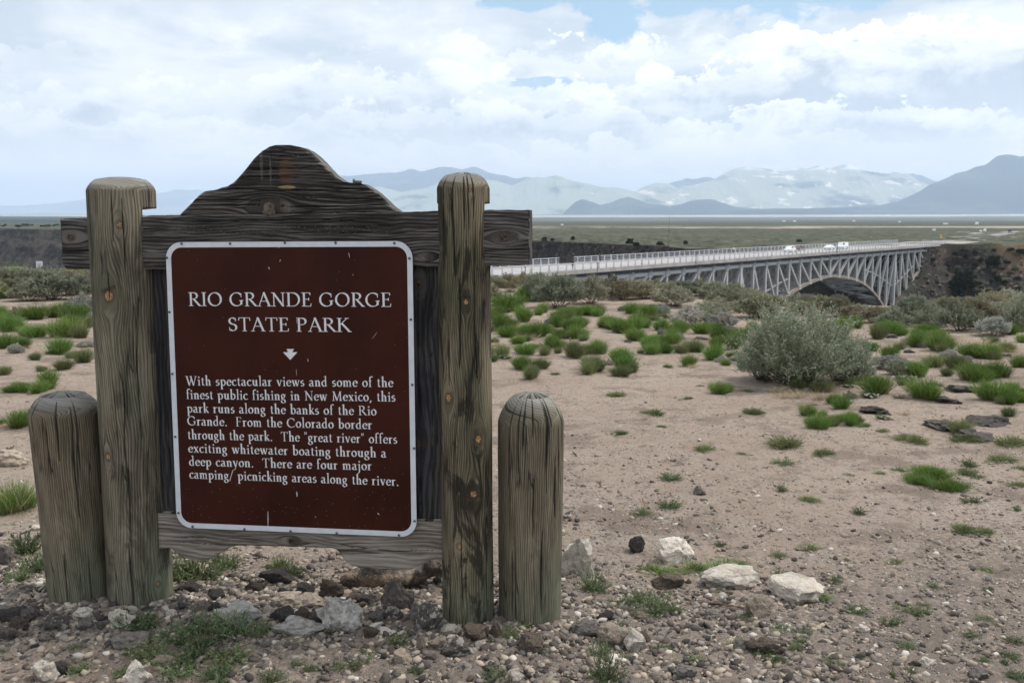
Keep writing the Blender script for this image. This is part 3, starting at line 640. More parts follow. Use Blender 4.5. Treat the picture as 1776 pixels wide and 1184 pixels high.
for i, T in enumerate(ks):
    bz = FAR_Z - depth(T)
    beam('floor_beam', L(T, .6, TZ + .55), L(T, DW - .6, TZ + .55), .35, 'steel')
    beam('cross_strut', L(T, N0, bz), L(T, N1, bz), .6, 'steel')
    if depth(T) > 6: 
        beam('sway_brace', L(T, N0, TZ), L(T, N1, bz), .34, 'steel'); beam('sway_brace', L(T, N1, TZ), L(T, N0, bz), .34, 'steel')
    if depth(T) > 9:
        zm = (TZ + bz) / 2; beam('sway_strut', L(T, N0, zm), L(T, N1, zm), .34, 'brace')
        for o_ in (N0, N1):
            if i < len(ks) - 1 and depth(ks[i + 1]) > 9: beam('mid_strut', L(T, o_, zm), L(ks[i + 1], o_, (TZ + FAR_Z - depth(ks[i + 1])) / 2), .3, 'brace')
    if i < len(ks) - 1:
        T2 = ks[i + 1]; b2 = FAR_Z - depth(T2); tm = (T + T2) / 2
        beam('lateral_brace', L(T, N0, bz), L(T2, N1, b2), .55, 'steel'); beam('lateral_brace', L(T, N1, bz), L(T2, N0, b2), .55, 'steel')
# concrete piers below the trusses, abutment walls
for T in (55, 169):
    for off in (N0, N1):
        d = MB(); d.box((-T, off, FAR_Z - 23 - 14), (3.4, 3.0, 28)); d.build('pier', M['concrete'], bridge)
d = MB(); d.box((1.6, DW / 2 - .4, FAR_Z - 3.2), (3.0, DW + 1.2, 5.6)); d.build('abutment', M['concrete'], bridge)
d = MB(); v = [(0.2, -.6, FAR_Z - .5), (7.0, -.6, FAR_Z - .5), (2.5, -.6, FAR_Z - 7.5), (-1.0, -.6, FAR_Z - 7.0)]; v += [(a, b - .8, c) for a, b, c in v]
d.add(v, [(0, 1, 2, 3), (7, 6, 5, 4), (0, 4, 5, 1), (1, 5, 6, 2), (2, 6, 7, 3), (3, 7, 4, 0)]); d.build('wing_wall', M['concrete'], bridge)
# approach spans on the near bank
for T in (227, 250, 274):
    for off in (2, 8.5, 15):
        beam('approach_column', L(T, off, FAR_Z - .5), L(T, off, FAR_Z - 5), .7, 'steel')
for off in (1.0, 16): beam('approach_girder', L(226, off, TZ - .1), L(TL, off, TZ - .1), .45, 'steel', 1.3)
d = MB(); d.box((-TL - 1, DW / 2, FAR_Z - 2.4), (2, DW, 4.2)); d.build('abutment', M['concrete'], bridge)
# railings: posts one by one, three rails
pm = MB(); pm.box((0, 0, .62), (.16, .12, 1.24)); pm.box((0, 0, .2), (.22, .2, .4)); pmesh = pm.mesh('railing_post'); pmesh.materials.append(M['galv'])
for off in (.16, DW - .16):
    T = 0.5
    while T < TL:
        if not (off > 5 and 213.2 < T < 219):
            obj('railing_post', pmesh, None, bridge, L(T, off, FAR_Z + .15), scale=(1.25 if int(T / 2.55) % 6 == 0 else 1, 1.6 if int(T / 2.55) % 6 == 0 else 1, 1.08 if int(T / 2.55) % 6 == 0 else 1))
        T += 2.55
    for zr, th in ((1.34, .13), (.92, .07), (.58, .07), (.26, .1)):
        for a, b in (((0, TL),) if off < 5 else ((0, 213.5), (218.7, TL))):
            beam('rail', L(b, off, FAR_Z + zr), L(a, off, FAR_Z + zr), th, 'galv')
# small overlook bays with solid-looking mesh panels
# road beyond the bridge
def strip(name, pts, w, m, dz=.03):
    P = np.array(pts, float); d_ = np.r_[0, np.cumsum(np.hypot(*np.diff(P[:, :2], axis=0).T))]; s = np.linspace(0, d_[-1], 120)
    x = np.interp(s, d_, P[:, 0]); y = np.interp(s, d_, P[:, 1]); k_ = np.ones(9) / 9
    xs = np.convolve(np.pad(x, 4, 'edge'), k_, 'valid'); ys = np.convolve(np.pad(y, 4, 'edge'), k_, 'valid')
    tx, ty = np.gradient(xs), np.gradient(ys); l_ = np.hypot(tx, ty); nx, ny = -ty / l_, tx / l_
    V = []
    for a in (-.5, .5): V.append(np.stack([xs + nx * w * a, ys + ny * w * a, plain_z(xs, ys) + dz], 1))
    return obj(name, mesh_np(name, np.concatenate(V), grid_faces(120, 2)), m, kind='structure')
c0_ = BE + BN * DW / 2
rd = [tuple(c0_), tuple(c0_ + BU * 30), (190, 430), tuple(at_z(1705, 408.5, FAR_Z)[:2]), tuple(at_z(1776, 402.3, FAR_Z)[:2]), tuple(at_z(1900, 396, FAR_Z)[:2])]
strip('road_shoulder', rd, 24, simple('gravel_shoulder', (0.34, 0.30, 0.25), .95, 0, .15, .1), .08)
strip('road', rd, 13, M['asphalt'], .16)
strip('side_road', [tuple(at_z(1712, 407, FAR_Z)[:2]), tuple(at_z(1692, 405.2, FAR_Z)[:2]), tuple(at_z(1672, 402.8, FAR_Z)[:2])], 12, M['asphalt'], .2)
strip('turnout', [tuple(at_z(1672, 417, FAR_Z)[:2]), tuple(at_z(1730, 412.5, FAR_Z)[:2]), tuple(at_z(1800, 408.5, FAR_Z)[:2])], 9, simple('turnout_dirt', (0.36, 0.31, 0.24), .95, 0, .2, .1), .06)
# ================================================================ the park sign
sign = thing('park_sign', 'tall wooden park sign with white-edged brown text panel between two round posts', 'sign', tuple(SGO), SGR)
def knot_warp(a, c, knots):
    """grain flows round each knot like water round a stone; returns warped across-coordinate and knot mask"""
    cw = c.copy(); km = np.zeros_like(c)
    for (ka, kc, kr) in knots:
        da = (a - ka) / 2.4; dc = c - kc; rho = da * da + dc * dc + 1e-9
        R2 = (kr * 1.9) ** 2
        cw = cw - dc * np.minimum(R2 / rho, 1.0) * 1.0
        rr_ = np.sqrt(((a - ka) / 1.15) ** 2 + dc * dc)
        km = np.maximum(km, np.clip(1 - (rr_ - kr * .9) / (kr * 1.6), 0, 1) * .92 + .08 * (rr_ < kr))
    return cw, km
def crack_mask(a, c, cracks):
    """cracks: (a0, a1, c, width, seed) run along the grain"""
    m_ = np.zeros_like(a)
    for (a0, a1, cc, w, sd_) in cracks:
        lo_, hi_ = min(a0, a1), max(a0, a1)
        tt_ = np.clip((a - lo_) / (hi_ - lo_), 0, 1)
        wv = cc + .006 * 2 * vn(a * 6 + sd_ * 3.1, a * 0 + sd_, 7) + .0007 * 2 * vn(a * 40, a * 0 + sd_, 8)
        ww = w * np.sqrt(np.clip(4 * tt_ * (1 - tt_), 0, 1)) * (.6 + .8 * (vn(a * 20, a * 0 + sd_, 3) + .5)) + 1e-5
        inside = (a > lo_) & (a < hi_)
        m_ = np.maximum(m_, np.where(inside, np.exp(-((c - wv) / ww) ** 2), 0))
    return m_
def board(name, m, top, bot, front, thick, knots=(), cracks=(), res=.0042, vertical=False, relief=.0014, parent=sign, gseed=0, ends=.004):
    """board in the sign's plane; top and bot are (s, z) outlines"""
    T_ = np.array(top); B_ = np.array(bot); s0 = max(T_[0, 0], B_[0, 0]); s1 = min(T_[-1, 0], B_[-1, 0]); s0 = min(T_[0, 0], B_[0, 0]); s1 = max(T_[-1, 0], B_[-1, 0])
    nx = max(12, int((s1 - s0) / res)); hmax = T_[:, 1].max() - B_[:, 1].min(); nz_ = max(8, int(hmax / res))
    s = np.linspace(s0, s1, nx); zt = np.interp(s, T_[:, 0], T_[:, 1]); zb = np.interp(s, B_[:, 0], B_[:, 1])
    v = np.linspace(0, 1, nz_)[:, None]; z = zb[None] * (1 - v) + zt[None] * v; x = np.repeat(s[None], nz_, 0)
    a, c = (z, x) if vertical else (x, z)
    kn = [((kz, ks_, kr) if vertical else (ks_, kz, kr)) for (ks_, kz, kr) in knots]
    cw, km = knot_warp(a, c, kn)
    cw = cw + .012 * 2 * vn(a * 1.6 + gseed, c * 3, gseed) + .25 * gseed
    ck = crack_mask(a, c, cracks)
    rg_ = fbm(a * 3.5, cw * 95, 4, gseed + 3, .6)
    ed = np.minimum(np.minimum(x - s0, s1 - x), np.minimum(z - zb[None], zt[None] - z)); ed = np.maximum(ed, 0)
    y = front - relief * 2 * rg_ + .006 * ck + .005 * np.exp(-ed / .004) - .004 * (km > .85) * relief / .0014 * .5
    z = z + (np.exp(-(zt[None] - z) / .01)) * relief * 1.2 * fbm(x * 12, x * 0, 3, gseed + 5) + (np.exp(-(z - zb[None]) / .01)) * relief * fbm(x * 14, x * 0, 3, gseed + 6)
    x = x + (np.exp(-(s1 - x) / .01) - np.exp(-(x - s0) / .01)) * .002 * fbm(z * 40, z * 0, 3, gseed + 7)
    n = nx * nz_; V = np.stack([x, y, z], -1).reshape(-1, 3); fc = grid_faces(nx, nz_)
    idx = np.arange(n).reshape(nz_, nx); per = np.concatenate([idx[0, :], idx[1:, -1], idx[-1, -2::-1], idx[-2:0:-1, 0]])
    np_ = len(per); Vs = [V]; gcv = [np.stack([a, cw, km], -1).reshape(-1, 3)]; ckv = [ck.ravel()]; F4 = [fc]
    prev = per; off = n
    for k_, dy in enumerate((.004, thick * .5, thick - .004, thick)):
        q3 = V[per].copy(); q3[:, 1] = front + dy
        ctr = np.array([(s0 + s1) / 2, 0, 0]);
        if k_ in (0, 1, 2):                                    # tiny bulge keeps the edge from being razor clean
            q3[:, 2] += .0008 * np.sin(q3[:, 0] * 90)
        g3 = gcv[0][per].copy(); g3[:, 1] += dy * (1 if not vertical else 1); g3[:, 2] = 0
        Vs.append(q3); gcv.append(g3); ckv.append(np.zeros(np_))
        cur = np.arange(off, off + np_); F4.append(np.stack([prev, cur, np.roll(cur, -1), np.roll(prev, -1)], 1)); prev = cur; off += np_
    V = np.concatenate(Vs)
    me = mesh_np(name, V, F4 + [prev[None, :]], False, {'gc': ('FLOAT_VECTOR', np.concatenate(gcv)), 'crack': ('FLOAT', np.concatenate(ckv))})
    return obj(name, me, m, parent)
def Sx(pts, b): return [S(px, py, b) for px, py in pts]
BF = .016                                                       # front face of the boards, behind the panel's plane
beam_top = Sx([(108, 379), (152, 377.5), (240, 375), (310, 373), (500, 370), (690, 367), (835, 365), (917, 364)], BF)
beam_bot = Sx([(108, 458), (114, 466), (235, 467), (288, 467), (720, 463), (838, 461), (917, 459.5)], BF)
zc = S(500, 420, BF)[1]
board('crossbeam', M['beam'], beam_top, beam_bot, BF, .10, [(*S(122, 411, BF), .013), (*S(875, 412, BF), .013), (*S(742, 445, BF), .008)],
      [(S(115, 430, BF)[0], S(155, 430, BF)[0], S(120, 436, BF)[1], .0016, 1), (S(112, 450, BF)[0], S(160, 450, BF)[0], S(120, 452, BF)[1], .0012, 2),
       (S(240, 440, BF)[0], S(420, 440, BF)[0], S(300, 398, BF)[1], .0015, 3), (S(500, 440, BF)[0], S(760, 440, BF)[0], S(600, 402, BF)[1], .0015, 4), (S(300, 440, BF)[0], S(700, 440, BF)[0], S(500, 382, BF)[1], .0012, 5),
       (S(838, 440, BF)[0], S(915, 440, BF)[0], S(870, 433, BF)[1], .0015, 6), (S(850, 440, BF)[0], S(917, 440, BF)[0], S(870, 447, BF)[1], .0015, 7)], relief=.0022, gseed=3)
ped = [(305, 374.5), (308, 373), (321, 361), (336.5, 345), (345, 337), (355, 331), (376, 328), (394, 322), (405, 315), (412, 308), (425.5, 292), (438, 277), (452, 263.5), (465, 256), (478, 251.5), (491, 250.5), (504, 251.5), (521, 255), (532, 261), (542, 269), (554, 281), (565, 293), (578, 307), (592, 316), (612.6, 318.5), (626, 320), (641, 328), (652, 336), (662, 345), (673, 356), (683, 364), (688, 367)]
pt = Sx(ped, BF); pbz = [S(305, 374.5, BF), S(500, 370.5, BF), S(688, 367, BF)]
kx, kz = S(466, 362, BF)
board('pediment', M['pediment'], pt, pbz, BF + .006, .085, [(kx, kz + .002, .020)],
      [(S(425, 293, BF)[0], S(575, 293, BF)[0], S(500, 292, BF)[1], .0022, 1), (S(415, 306, BF)[0], S(520, 306, BF)[0], S(450, 307, BF)[1], .0014, 2), (S(380, 330, BF)[0], S(610, 320, BF)[0], S(500, 329, BF)[1], .002, 3),
       (S(330, 350, BF)[0], S(450, 350, BF)[0], S(400, 346, BF)[1], .0018, 4), (S(490, 350, BF)[0], S(650, 350, BF)[0], S(560, 344, BF)[1], .0018, 5), (S(320, 350, BF)[0], S(455, 350, BF)[0], S(400, 357, BF)[1], .0018, 6), (S(480, 350, BF)[0], S(670, 350, BF)[0], S(560, 357, BF)[1], .0018, 7), (S(460, 270, BF)[0], S(545, 270, BF)[0], S(500, 268, BF)[1], .0015, 8)], relief=.0036, gseed=6)
# knot stub and lag bolt
def ico(r, sub=3, seed=0, amp=.2, fr=1.5, sq=(1, 1, 1), cuts=0, smooth=False):
    import bmesh
    bm = bmesh.new(); bmesh.ops.create_icosphere(bm, subdivisions=sub, radius=1.0)
    rs = random.Random(seed); off = Vector((rs.uniform(-50, 50), rs.uniform(-50, 50), rs.uniform(-50, 50)))
    planes = [(Vector((rs.gauss(0, 1), rs.gauss(0, 1), rs.gauss(0, .8))).normalized(), rs.uniform(.52, .86)) for _ in range(cuts)]
    for v in bm.verts:
        p = v.co.copy()
        for n_, d_ in planes:
            e = p.dot(n_) - d_
            if e > 0: p -= n_ * e * .93
        nn_ = mn.fractal(p * fr + off, .7, 2.1, 4)
        p *= 1 + amp * nn_
        v.co = Vector((p.x * sq[0], p.y * sq[1], p.z * sq[2])) * r
    me = bpy.data.meshes.new('rock'); bm.to_mesh(me); bm.free()
    if smooth: me.polygons.foreach_set('use_smooth', np.ones(len(me.polygons), bool))
    return me
M['knot'] = rock_mat('knot_wood', (0.07, 0.055, 0.045), (0.20, 0.16, 0.13), None, 40)
obj('knot', ico(.024, 3, 5, .3, 2.2, (1, .5, 1.15)), M['knot'], sign, (kx, BF + .003, kz - .004))
bx, bz = S(620, 317, .05); b = MB(); b.bar((bx - .014, .05, bz + .003), (bx + .016, .05, bz + .001), .013, n=6); b.bar((bx - .016, .05, bz + .005), (bx - .012, .05, bz + .005), .02, n=6)
b.build('bolt', M['screw'], sign)
# back planks
PB = BF + .034; ztop = S(500, 440, PB)[1]; zbot = S(500, 900, PB)[1] - .02
xl, xr = S(232, 600, PB)[0] - .05, S(770, 600, PB)[0] + .03
npk = 5; edges = np.linspace(xl, xr, npk + 1); edges[1] = S(300, 600, PB)[0] + .02; edges[-2] = S(712, 600, PB)[0] - .01
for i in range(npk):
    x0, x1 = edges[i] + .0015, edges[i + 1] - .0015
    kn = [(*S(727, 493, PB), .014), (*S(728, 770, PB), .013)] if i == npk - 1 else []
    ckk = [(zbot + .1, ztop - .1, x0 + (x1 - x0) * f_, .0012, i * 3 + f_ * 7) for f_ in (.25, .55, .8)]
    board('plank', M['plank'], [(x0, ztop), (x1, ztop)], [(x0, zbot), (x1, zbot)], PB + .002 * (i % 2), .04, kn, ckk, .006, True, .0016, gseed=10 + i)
# bottom rail with its scalloped underside
rt = Sx([(272, 890), (285, 890.5), (500, 897), (768, 905)], BF)
rb_ = Sx([(272, 951), (296, 951.5), (303, 958), (312, 964), (322, 969), (335, 972), (348, 972.5), (362, 970), (376, 963), (390, 955), (402, 948.5), (414, 946), (440, 946.5), (500, 948), (560, 950), (578, 951), (586, 955), (592, 963), (598, 973), (608, 980), (622, 984), (650, 987), (690, 989), (712, 988), (726, 982), (738, 974), (752, 971), (768, 971)], BF)
xa = rt[0][0]; rb_[0] = (xa, rb_[0][1])
board('bottom_rail', M['rail'], rt, rb_, BF + .002, .085, [(*S(505, 938, BF), .010)], [(S(280, 935, BF)[0], S(420, 935, BF)[0], S(340, 934, BF)[1], .0012, 1), (S(300, 935, BF)[0], S(560, 935, BF)[0], S(420, 944, BF)[1], .0015, 5), (S(600, 950, BF)[0], S(765, 950, BF)[0], S(700, 953, BF)[1], .001, 9)], relief=.0012, gseed=17)
b = MB(); kx2, kz2 = S(452, 947, BF); 
# ---- panel
TLp, TRp, BRp, BLp = S(287, 420, 0), S(715, 418, 0), S(723, 931, 0), S(307, 914, 0)
def rrect(tl, tr, br, bl, r, ins, n=14):
    Q = [np.array(p) for p in (tl, tr, br, bl)]; c = sum(Q) / 4; out = []
    for i in range(4):
        p = Q[i]; a_ = Q[i - 1] - p; b_ = Q[(i + 1) % 4] - p; a_ = a_ / np.linalg.norm(a_); b_ = b_ / np.linalg.norm(b_)
        o = p + (a_ + b_) * r; r2 = r - ins
        for k_ in range(n + 1):
            th = math.pi / 2 * k_ / n
            out.append(tuple(o - b_ * r2 * math.cos(th) - a_ * r2 * math.sin(th)))
    # order: from side a (previous) round to side b
    return out
def loopmesh(name, loop, y0, y1):
    n = len(loop); V = [(x, y0, z) for x, z in loop] + [(x, y1, z) for x, z in loop]
    me = bpy.data.meshes.new(name); me.from_pydata(V, [], [tuple(range(n)), tuple(range(2 * n - 1, n - 1, -1))] + [(i, n + i, n + (i + 1) % n, (i + 1) % n) for i in range(n)]); me.update(); return me
CR = .064
o_ = rrect(TLp, TRp, BRp, BLp, CR, 0); i_ = rrect(TLp, TRp, BRp, BLp, CR, .0205)
panel = obj('sign_panel', loopmesh('sign_panel', o_, .0, .006), M['enamel'], sign)
n = len(o_); yb = -.0012
V = [(x, yb, z) for x, z in o_] + [(x, yb, z) for x, z in i_] + [(x, .001, z) for x, z in i_] + [(x * 1.0, .003, z) for x, z in o_]
fs = []
for i in range(n):
    j = (i + 1) % n; fs += [(i, j, n + j, n + i), (n + i, n + j, 2 * n + j, 2 * n + i), (3 * n + i, 3 * n + j, j, i)]
me = bpy.data.meshes.new('panel_border'); me.from_pydata(V, [], fs); me.update(); obj('panel_border', me, M['white_metal'], panel)
# screws
sc_me = ico(.0052, 2, 1, 0, 1, (1, .55, 1), smooth=True); sc_me.name = 'screw'; sc_me.materials.append(M['screw'])
for px, py in [(315, 422.5), (399, 422.5), (494, 421), (582, 421), (684, 421.5), (289.5, 447), (294, 541), (299, 648), (304, 757), (309.5, 889), (710, 448), (712.5, 554), (715, 667), (718, 777), (719, 903), (334, 912.5), (424, 917), (504, 920.5), (584, 924), (692, 927.5)]:
    x, z = S(px, py, -.002); obj('screw', sc_me, None, panel, (x, -.003, z))

# ---- lettering: a broad-nib serif hand drawn stroke by stroke
XH = .64; AS = 1.10; DS = -.36
def arc(cx, cy, rx, ry, a0, a1, n=14): return [(cx + rx * math.cos(math.radians(a0 + (a1 - a0) * k / n)), cy + ry * math.sin(math.radians(a0 + (a1 - a0) * k / n))) for k in range(n + 1)]
def sf(x, y, w=.13): return ('s', [(x - w, y), (x + w, y)])
def st(x, a, b_): return ('b', [(x, a), (x, b_)])
def hs(x, y): return ('s', [(x - .15, y - .05), (x, y - .01)])
G_ = {}
def gl(ch, w, *s_): G_[ch] = (w, s_)
gl(' ', .33)
gl('R', .82, st(.16, .02, .98), sf(.16, .02), ('s', [(.03, .98), (.36, .98)]), ('b', arc(.34, .745, .235, .225, 80, -80)), ('s', [(.16, .52), (.36, .52)]), ('b', [(.36, .5), (.72, .04)]), ('s', [(.68, .02), (.84, .02)]))
gl('I', .34, st(.17, .02, .98), sf(.17, .02), sf(.17, .98))
gl('O', 1.0, ('b', arc(.49, .5, .40, .475, 0, 360, 30)))
gl('G', .96, ('b', arc(.50, .5, .41, .475, 48, 318, 26)), st(.80, .14, .42), sf(.80, .42, .11), ('s', [(.77, .85), (.80, .68)]))
gl('C', .88, ('b', arc(.50, .5, .41, .475, 48, 312, 26)), ('s', [(.77, .88), (.80, .70)]))
gl('A', .82, ('t', [(.08, .02), (.41, 1.0)]), ('b', [(.40, 1.0), (.74, .03)]), ('s', [(.20, .36), (.60, .36)]), sf(.09, .02, .10), sf(.74, .02, .12))
gl('N', .92, ('t', [(.17, .02), (.17, .98)]), ('b', [(.15, .98), (.77, .02)]), ('t', [(.77, .02), (.77, .98)]), sf(.17, .02, .11), sf(.77, .98, .11), ('s', [(.03, .98), (.18, .98)]))
gl('D', .94, st(.16, .02, .98), ('s', [(.03, .02), (.42, .02)]), ('s', [(.03, .98), (.42, .98)]), ('b', arc(.40, .5, .43, .48, 90, -90, 20)))
gl('E', .68, st(.16, .02, .98), ('s', [(.03, .02), (.58, .02)]), ('s', [(.03, .98), (.54, .98)]), ('s', [(.16, .52), (.46, .52)]), ('s', [(.58, .02), (.61, .20)]), ('s', [(.54, .98), (.55, .82)]), ('s', [(.46, .60), (.46, .44)]))
gl('F', .64, st(.16, .02, .98), sf(.16, .02), ('s', [(.03, .98), (.54, .98)]), ('s', [(.16, .52), (.46, .52)]), ('s', [(.54, .98), (.55, .82)]), ('s', [(.46, .60), (.46, .44)]))
gl('S', .60, ('b', arc(.30, .745, .20, .225, 40, 250, 16) + arc(.30, .27, .22, .235, 75, -140, 16)), ('s', [(.47, .93), (.48, .76)]), ('s', [(.09, .26), (.11, .07)]))
gl('T', .78, st(.39, .02, .98), sf(.39, .02), ('s', [(.06, .98), (.72, .98)]), ('s', [(.06, .98), (.04, .80)]), ('s', [(.72, .98), (.74, .80)]))
gl('P', .70, st(.16, .02, .98), sf(.16, .02), ('s', [(.03, .98), (.34, .98)]), ('b', arc(.34, .735, .24, .235, 85, -100)), ('s', [(.16, .50), (.34, .50)]))
gl('K', .86, st(.16, .02, .98), sf(.16, .02), sf(.16, .98), ('t', [(.20, .50), (.62, .97)]), ('b', [(.32, .60), (.76, .04)]), sf(.62, .98, .11), ('s', [(.68, .02), (.88, .02)]))
gl('W', 1.16, ('b', [(.10, .98), (.36, .0)]), ('t', [(.36, .0), (.62, .95)]), ('b', [(.52, .98), (.80, .0)]), ('t', [(.80, .0), (1.06, .98)]), sf(.10, .98, .12), sf(.54, .98, .12), sf(1.06, .98, .09))
gl('M', 1.08, ('t', [(.17, .02), (.20, .98)]), ('b', [(.20, .98), (.52, .05)]), ('t', [(.52, .05), (.86, .98)]), ('b', [(.86, .98), (.90, .02)]), sf(.17, .02, .11), sf(.90, .02, .13), sf(.17, .98, .08), sf(.89, .98, .09))
# lower case
gl('a', .50, ('b', arc(.20, .48, .15, .14, 150, 40, 8) + [(.345, .5), (.345, .10), (.40, .03), (.46, .06)]), ('b', arc(.20, .18, .15, .16, 75, 360, 16)[:14]), ('t', [(.22, .37), (.34, .42)]))
gl('b', .58, st(.14, .04, AS), hs(.14, AS), ('b', arc(.30, .32, .21, .30, 130, -140, 20)))
gl('c', .46, ('b', arc(.27, .32, .21, .30, 55, 310, 18)), ('b', [(.38, .55), (.39, .52)]))
gl('d', .58, st(.42, .04, AS), hs(.42, AS), ('b', arc(.27, .32, .21, .30, 50, 310, 20)), ('s', [(.42, .04), (.53, .05)]))
gl('e', .48, ('b', arc(.26, .32, .20, .30, 10, 320, 20)), ('s', [(.08, .36), (.44, .38)]))
gl('f', .36, ('b', [(.15, .02), (.15, .82)] + arc(.30, .88, .15, .20, 180, 60, 8)), ('s', [(.02, XH - .02), (.32, XH - .02)]), sf(.15, .02, .12), ('b', [(.36, 1.03), (.38, 1.02)]))
gl('g', .52, ('b', arc(.23, .42, .16, .20, 0, 360, 18)), ('b', [(.14, .25), (.09, .15), (.20, .08), (.38, .03)] + arc(.24, -.14, .20, .16, 40, -220, 18)), ('s', [(.34, .56), (.48, .60)]))
gl('h', .60, st(.14, .02, AS), hs(.14, AS), ('b', arc(.29, .42, .16, .19, 150, 0, 10) + [(.45, .02)]), sf(.14, .02, .11), sf(.45, .02, .11))
gl('i', .29, st(.15, .02, XH - .03), hs(.15, XH - .02), sf(.15, .02, .11), ('b', [(.15, .88), (.15, .885)]))
gl('j', .29, ('b', [(.16, XH - .03), (.16, -.15), (.08, -.32), (0, -.34)]), hs(.16, XH - .02), ('b', [(.16, .88), (.16, .885)]))
gl('k', .56, st(.14, .02, AS), hs(.14, AS), ('t', [(.17, .28), (.42, .60)]), ('b', [(.24, .37), (.50, .03)]), sf(.14, .02, .11), sf(.42, XH - .02, .09), sf(.50, .02, .08))
gl('l', .29, st(.15, .02, AS), hs(.15, AS), sf(.15, .02, .11))
gl('m', .90, st(.14, .02, XH - .03), hs(.14, XH - .02), ('b', arc(.28, .42, .15, .19, 150, 0, 10) + [(.43, .02)]), ('b', arc(.58, .42, .15, .19, 150, 0, 10) + [(.73, .02)]), sf(.14, .02, .10), sf(.43, .02, .10), sf(.74, .02, .10))
gl('n', .60, st(.14, .02, XH - .03), hs(.14, XH - .02), ('b', arc(.29, .42, .16, .19, 150, 0, 10) + [(.45, .02)]), sf(.14, .02, .11), sf(.45, .02, .11))
gl('o', .54, ('b', arc(.27, .32, .21, .30, 0, 360, 22)))
gl('p', .58, st(.14, DS, XH - .03), hs(.14, XH - .02), ('b', arc(.30, .32, .21, .30, 130, -140, 20)), sf(.14, DS, .11))
gl('r', .42, st(.14, .02, XH - .03), hs(.14, XH - .02), ('b', [(.16, .45), (.26, .60), (.36, .58)]), sf(.14, .02, .12))
gl('s', .40, ('b', arc(.19, .47, .12, .14, 40, 250, 10) + arc(.20, .18, .14, .155, 75, -140, 12)))
gl('t', .36, ('b', [(.16, .80), (.16, .12), (.22, .03), (.32, .05)]), ('s', [(.02, XH - .02), (.32, XH - .02)]))
gl('u', .60, ('b', [(.14, XH - .03), (.14, .22)] + arc(.29, .22, .15, .19, 180, 330, 8)), st(.45, .04, XH - .03), hs(.14, XH - .02), hs(.45, XH - .02), ('s', [(.45, .03), (.56, .04)]))
gl('v', .54, ('b', [(.09, XH - .03), (.28, .02)]), ('t', [(.28, .02), (.46, XH - .03)]), sf(.09, XH - .02, .09), sf(.46, XH - .02, .08))
gl('w', .80, ('b', [(.09, XH - .03), (.26, .02)]), ('t', [(.26, .02), (.42, XH - .03)]), ('b', [(.38, XH - .03), (.56, .02)]), ('t', [(.56, .02), (.72, XH - .03)]), sf(.09, XH - .02, .09), sf(.40, XH - .02, .08), sf(.72, XH - .02, .08))
gl('x', .54, ('b', [(.10, XH - .03), (.44, .03)]), ('t', [(.10, .03), (.43, XH - .03)]), sf(.10, .02, .08), sf(.44, .02, .08), sf(.10, XH - .02, .08), sf(.43, XH - .02, .08))
gl('y', .54, ('b', [(.09, XH - .03), (.29, .02)]), ('t', [(.46, XH - .03), (.26, -.10), (.18, -.30), (.06, -.33)]), sf(.09, XH - .02, .09), sf(.46, XH - .02, .08))
gl('.', .26, ('b', [(.12, .05), (.12, .055)])); gl(',', .26, ('b', [(.12, .05), (.13, .0), (.07, -.15)]))
gl('"', .34, ('t', [(.10, 1.02), (.10, .80)]), ('t', [(.24, 1.02), (.24, .80)])); gl('/', .42, ('t', [(.0, -.12), (.40, 1.06)]))
NA = math.radians(18)
_gc = {}
def raster(ch, wt, res=46):
    """boolean bitmap of a glyph, res cells per cap height; columns from x=-.25, rows from y=-.5"""
    if (ch, wt) in _gc: return _gc[(ch, wt)]
    w, sts = G_[ch]; nx = int((w + .5) * res); ny = int(1.8 * res)
    gx_, gy_ = np.meshgrid((np.arange(nx) + .5) / res - .25, (np.arange(ny) + .5) / res - .5); out = np.zeros((ny, nx), bool)
    for kind, pts in sts:
        a_, b_ = {'b': (.066, .024), 't': (.032, .022), 's': (.026, .022)}[kind]; a_ *= wt; b_ *= wt ** .7
        if len(pts) == 2 and abs(pts[0][1] - pts[1][1]) < .01 and abs(pts[0][0] - pts[1][0]) < .001: a_ *= 1.1; b_ = a_
        c_, s_ = math.cos(NA), math.sin(NA)
        tx = lambda x, y: ((x * c_ + y * s_) / a_, (-x * s_ + y * c_) / b_)
        U, V_ = tx(gx_, gy_)
        for (x0, y0), (x1, y1) in zip(pts[:-1], pts[1:]):
            u0, v0 = tx(x0, y0); u1, v1 = tx(x1, y1); du, dv = u1 - u0, v1 - v0; l2 = du * du + dv * dv + 1e-12
            k_ = np.clip(((U - u0) * du + (V_ - v0) * dv) / l2, 0, 1)
            out |= (U - u0 - k_ * du) ** 2 + (V_ - v0 - k_ * dv) ** 2 < 1
    _gc[(ch, wt)] = out; return out
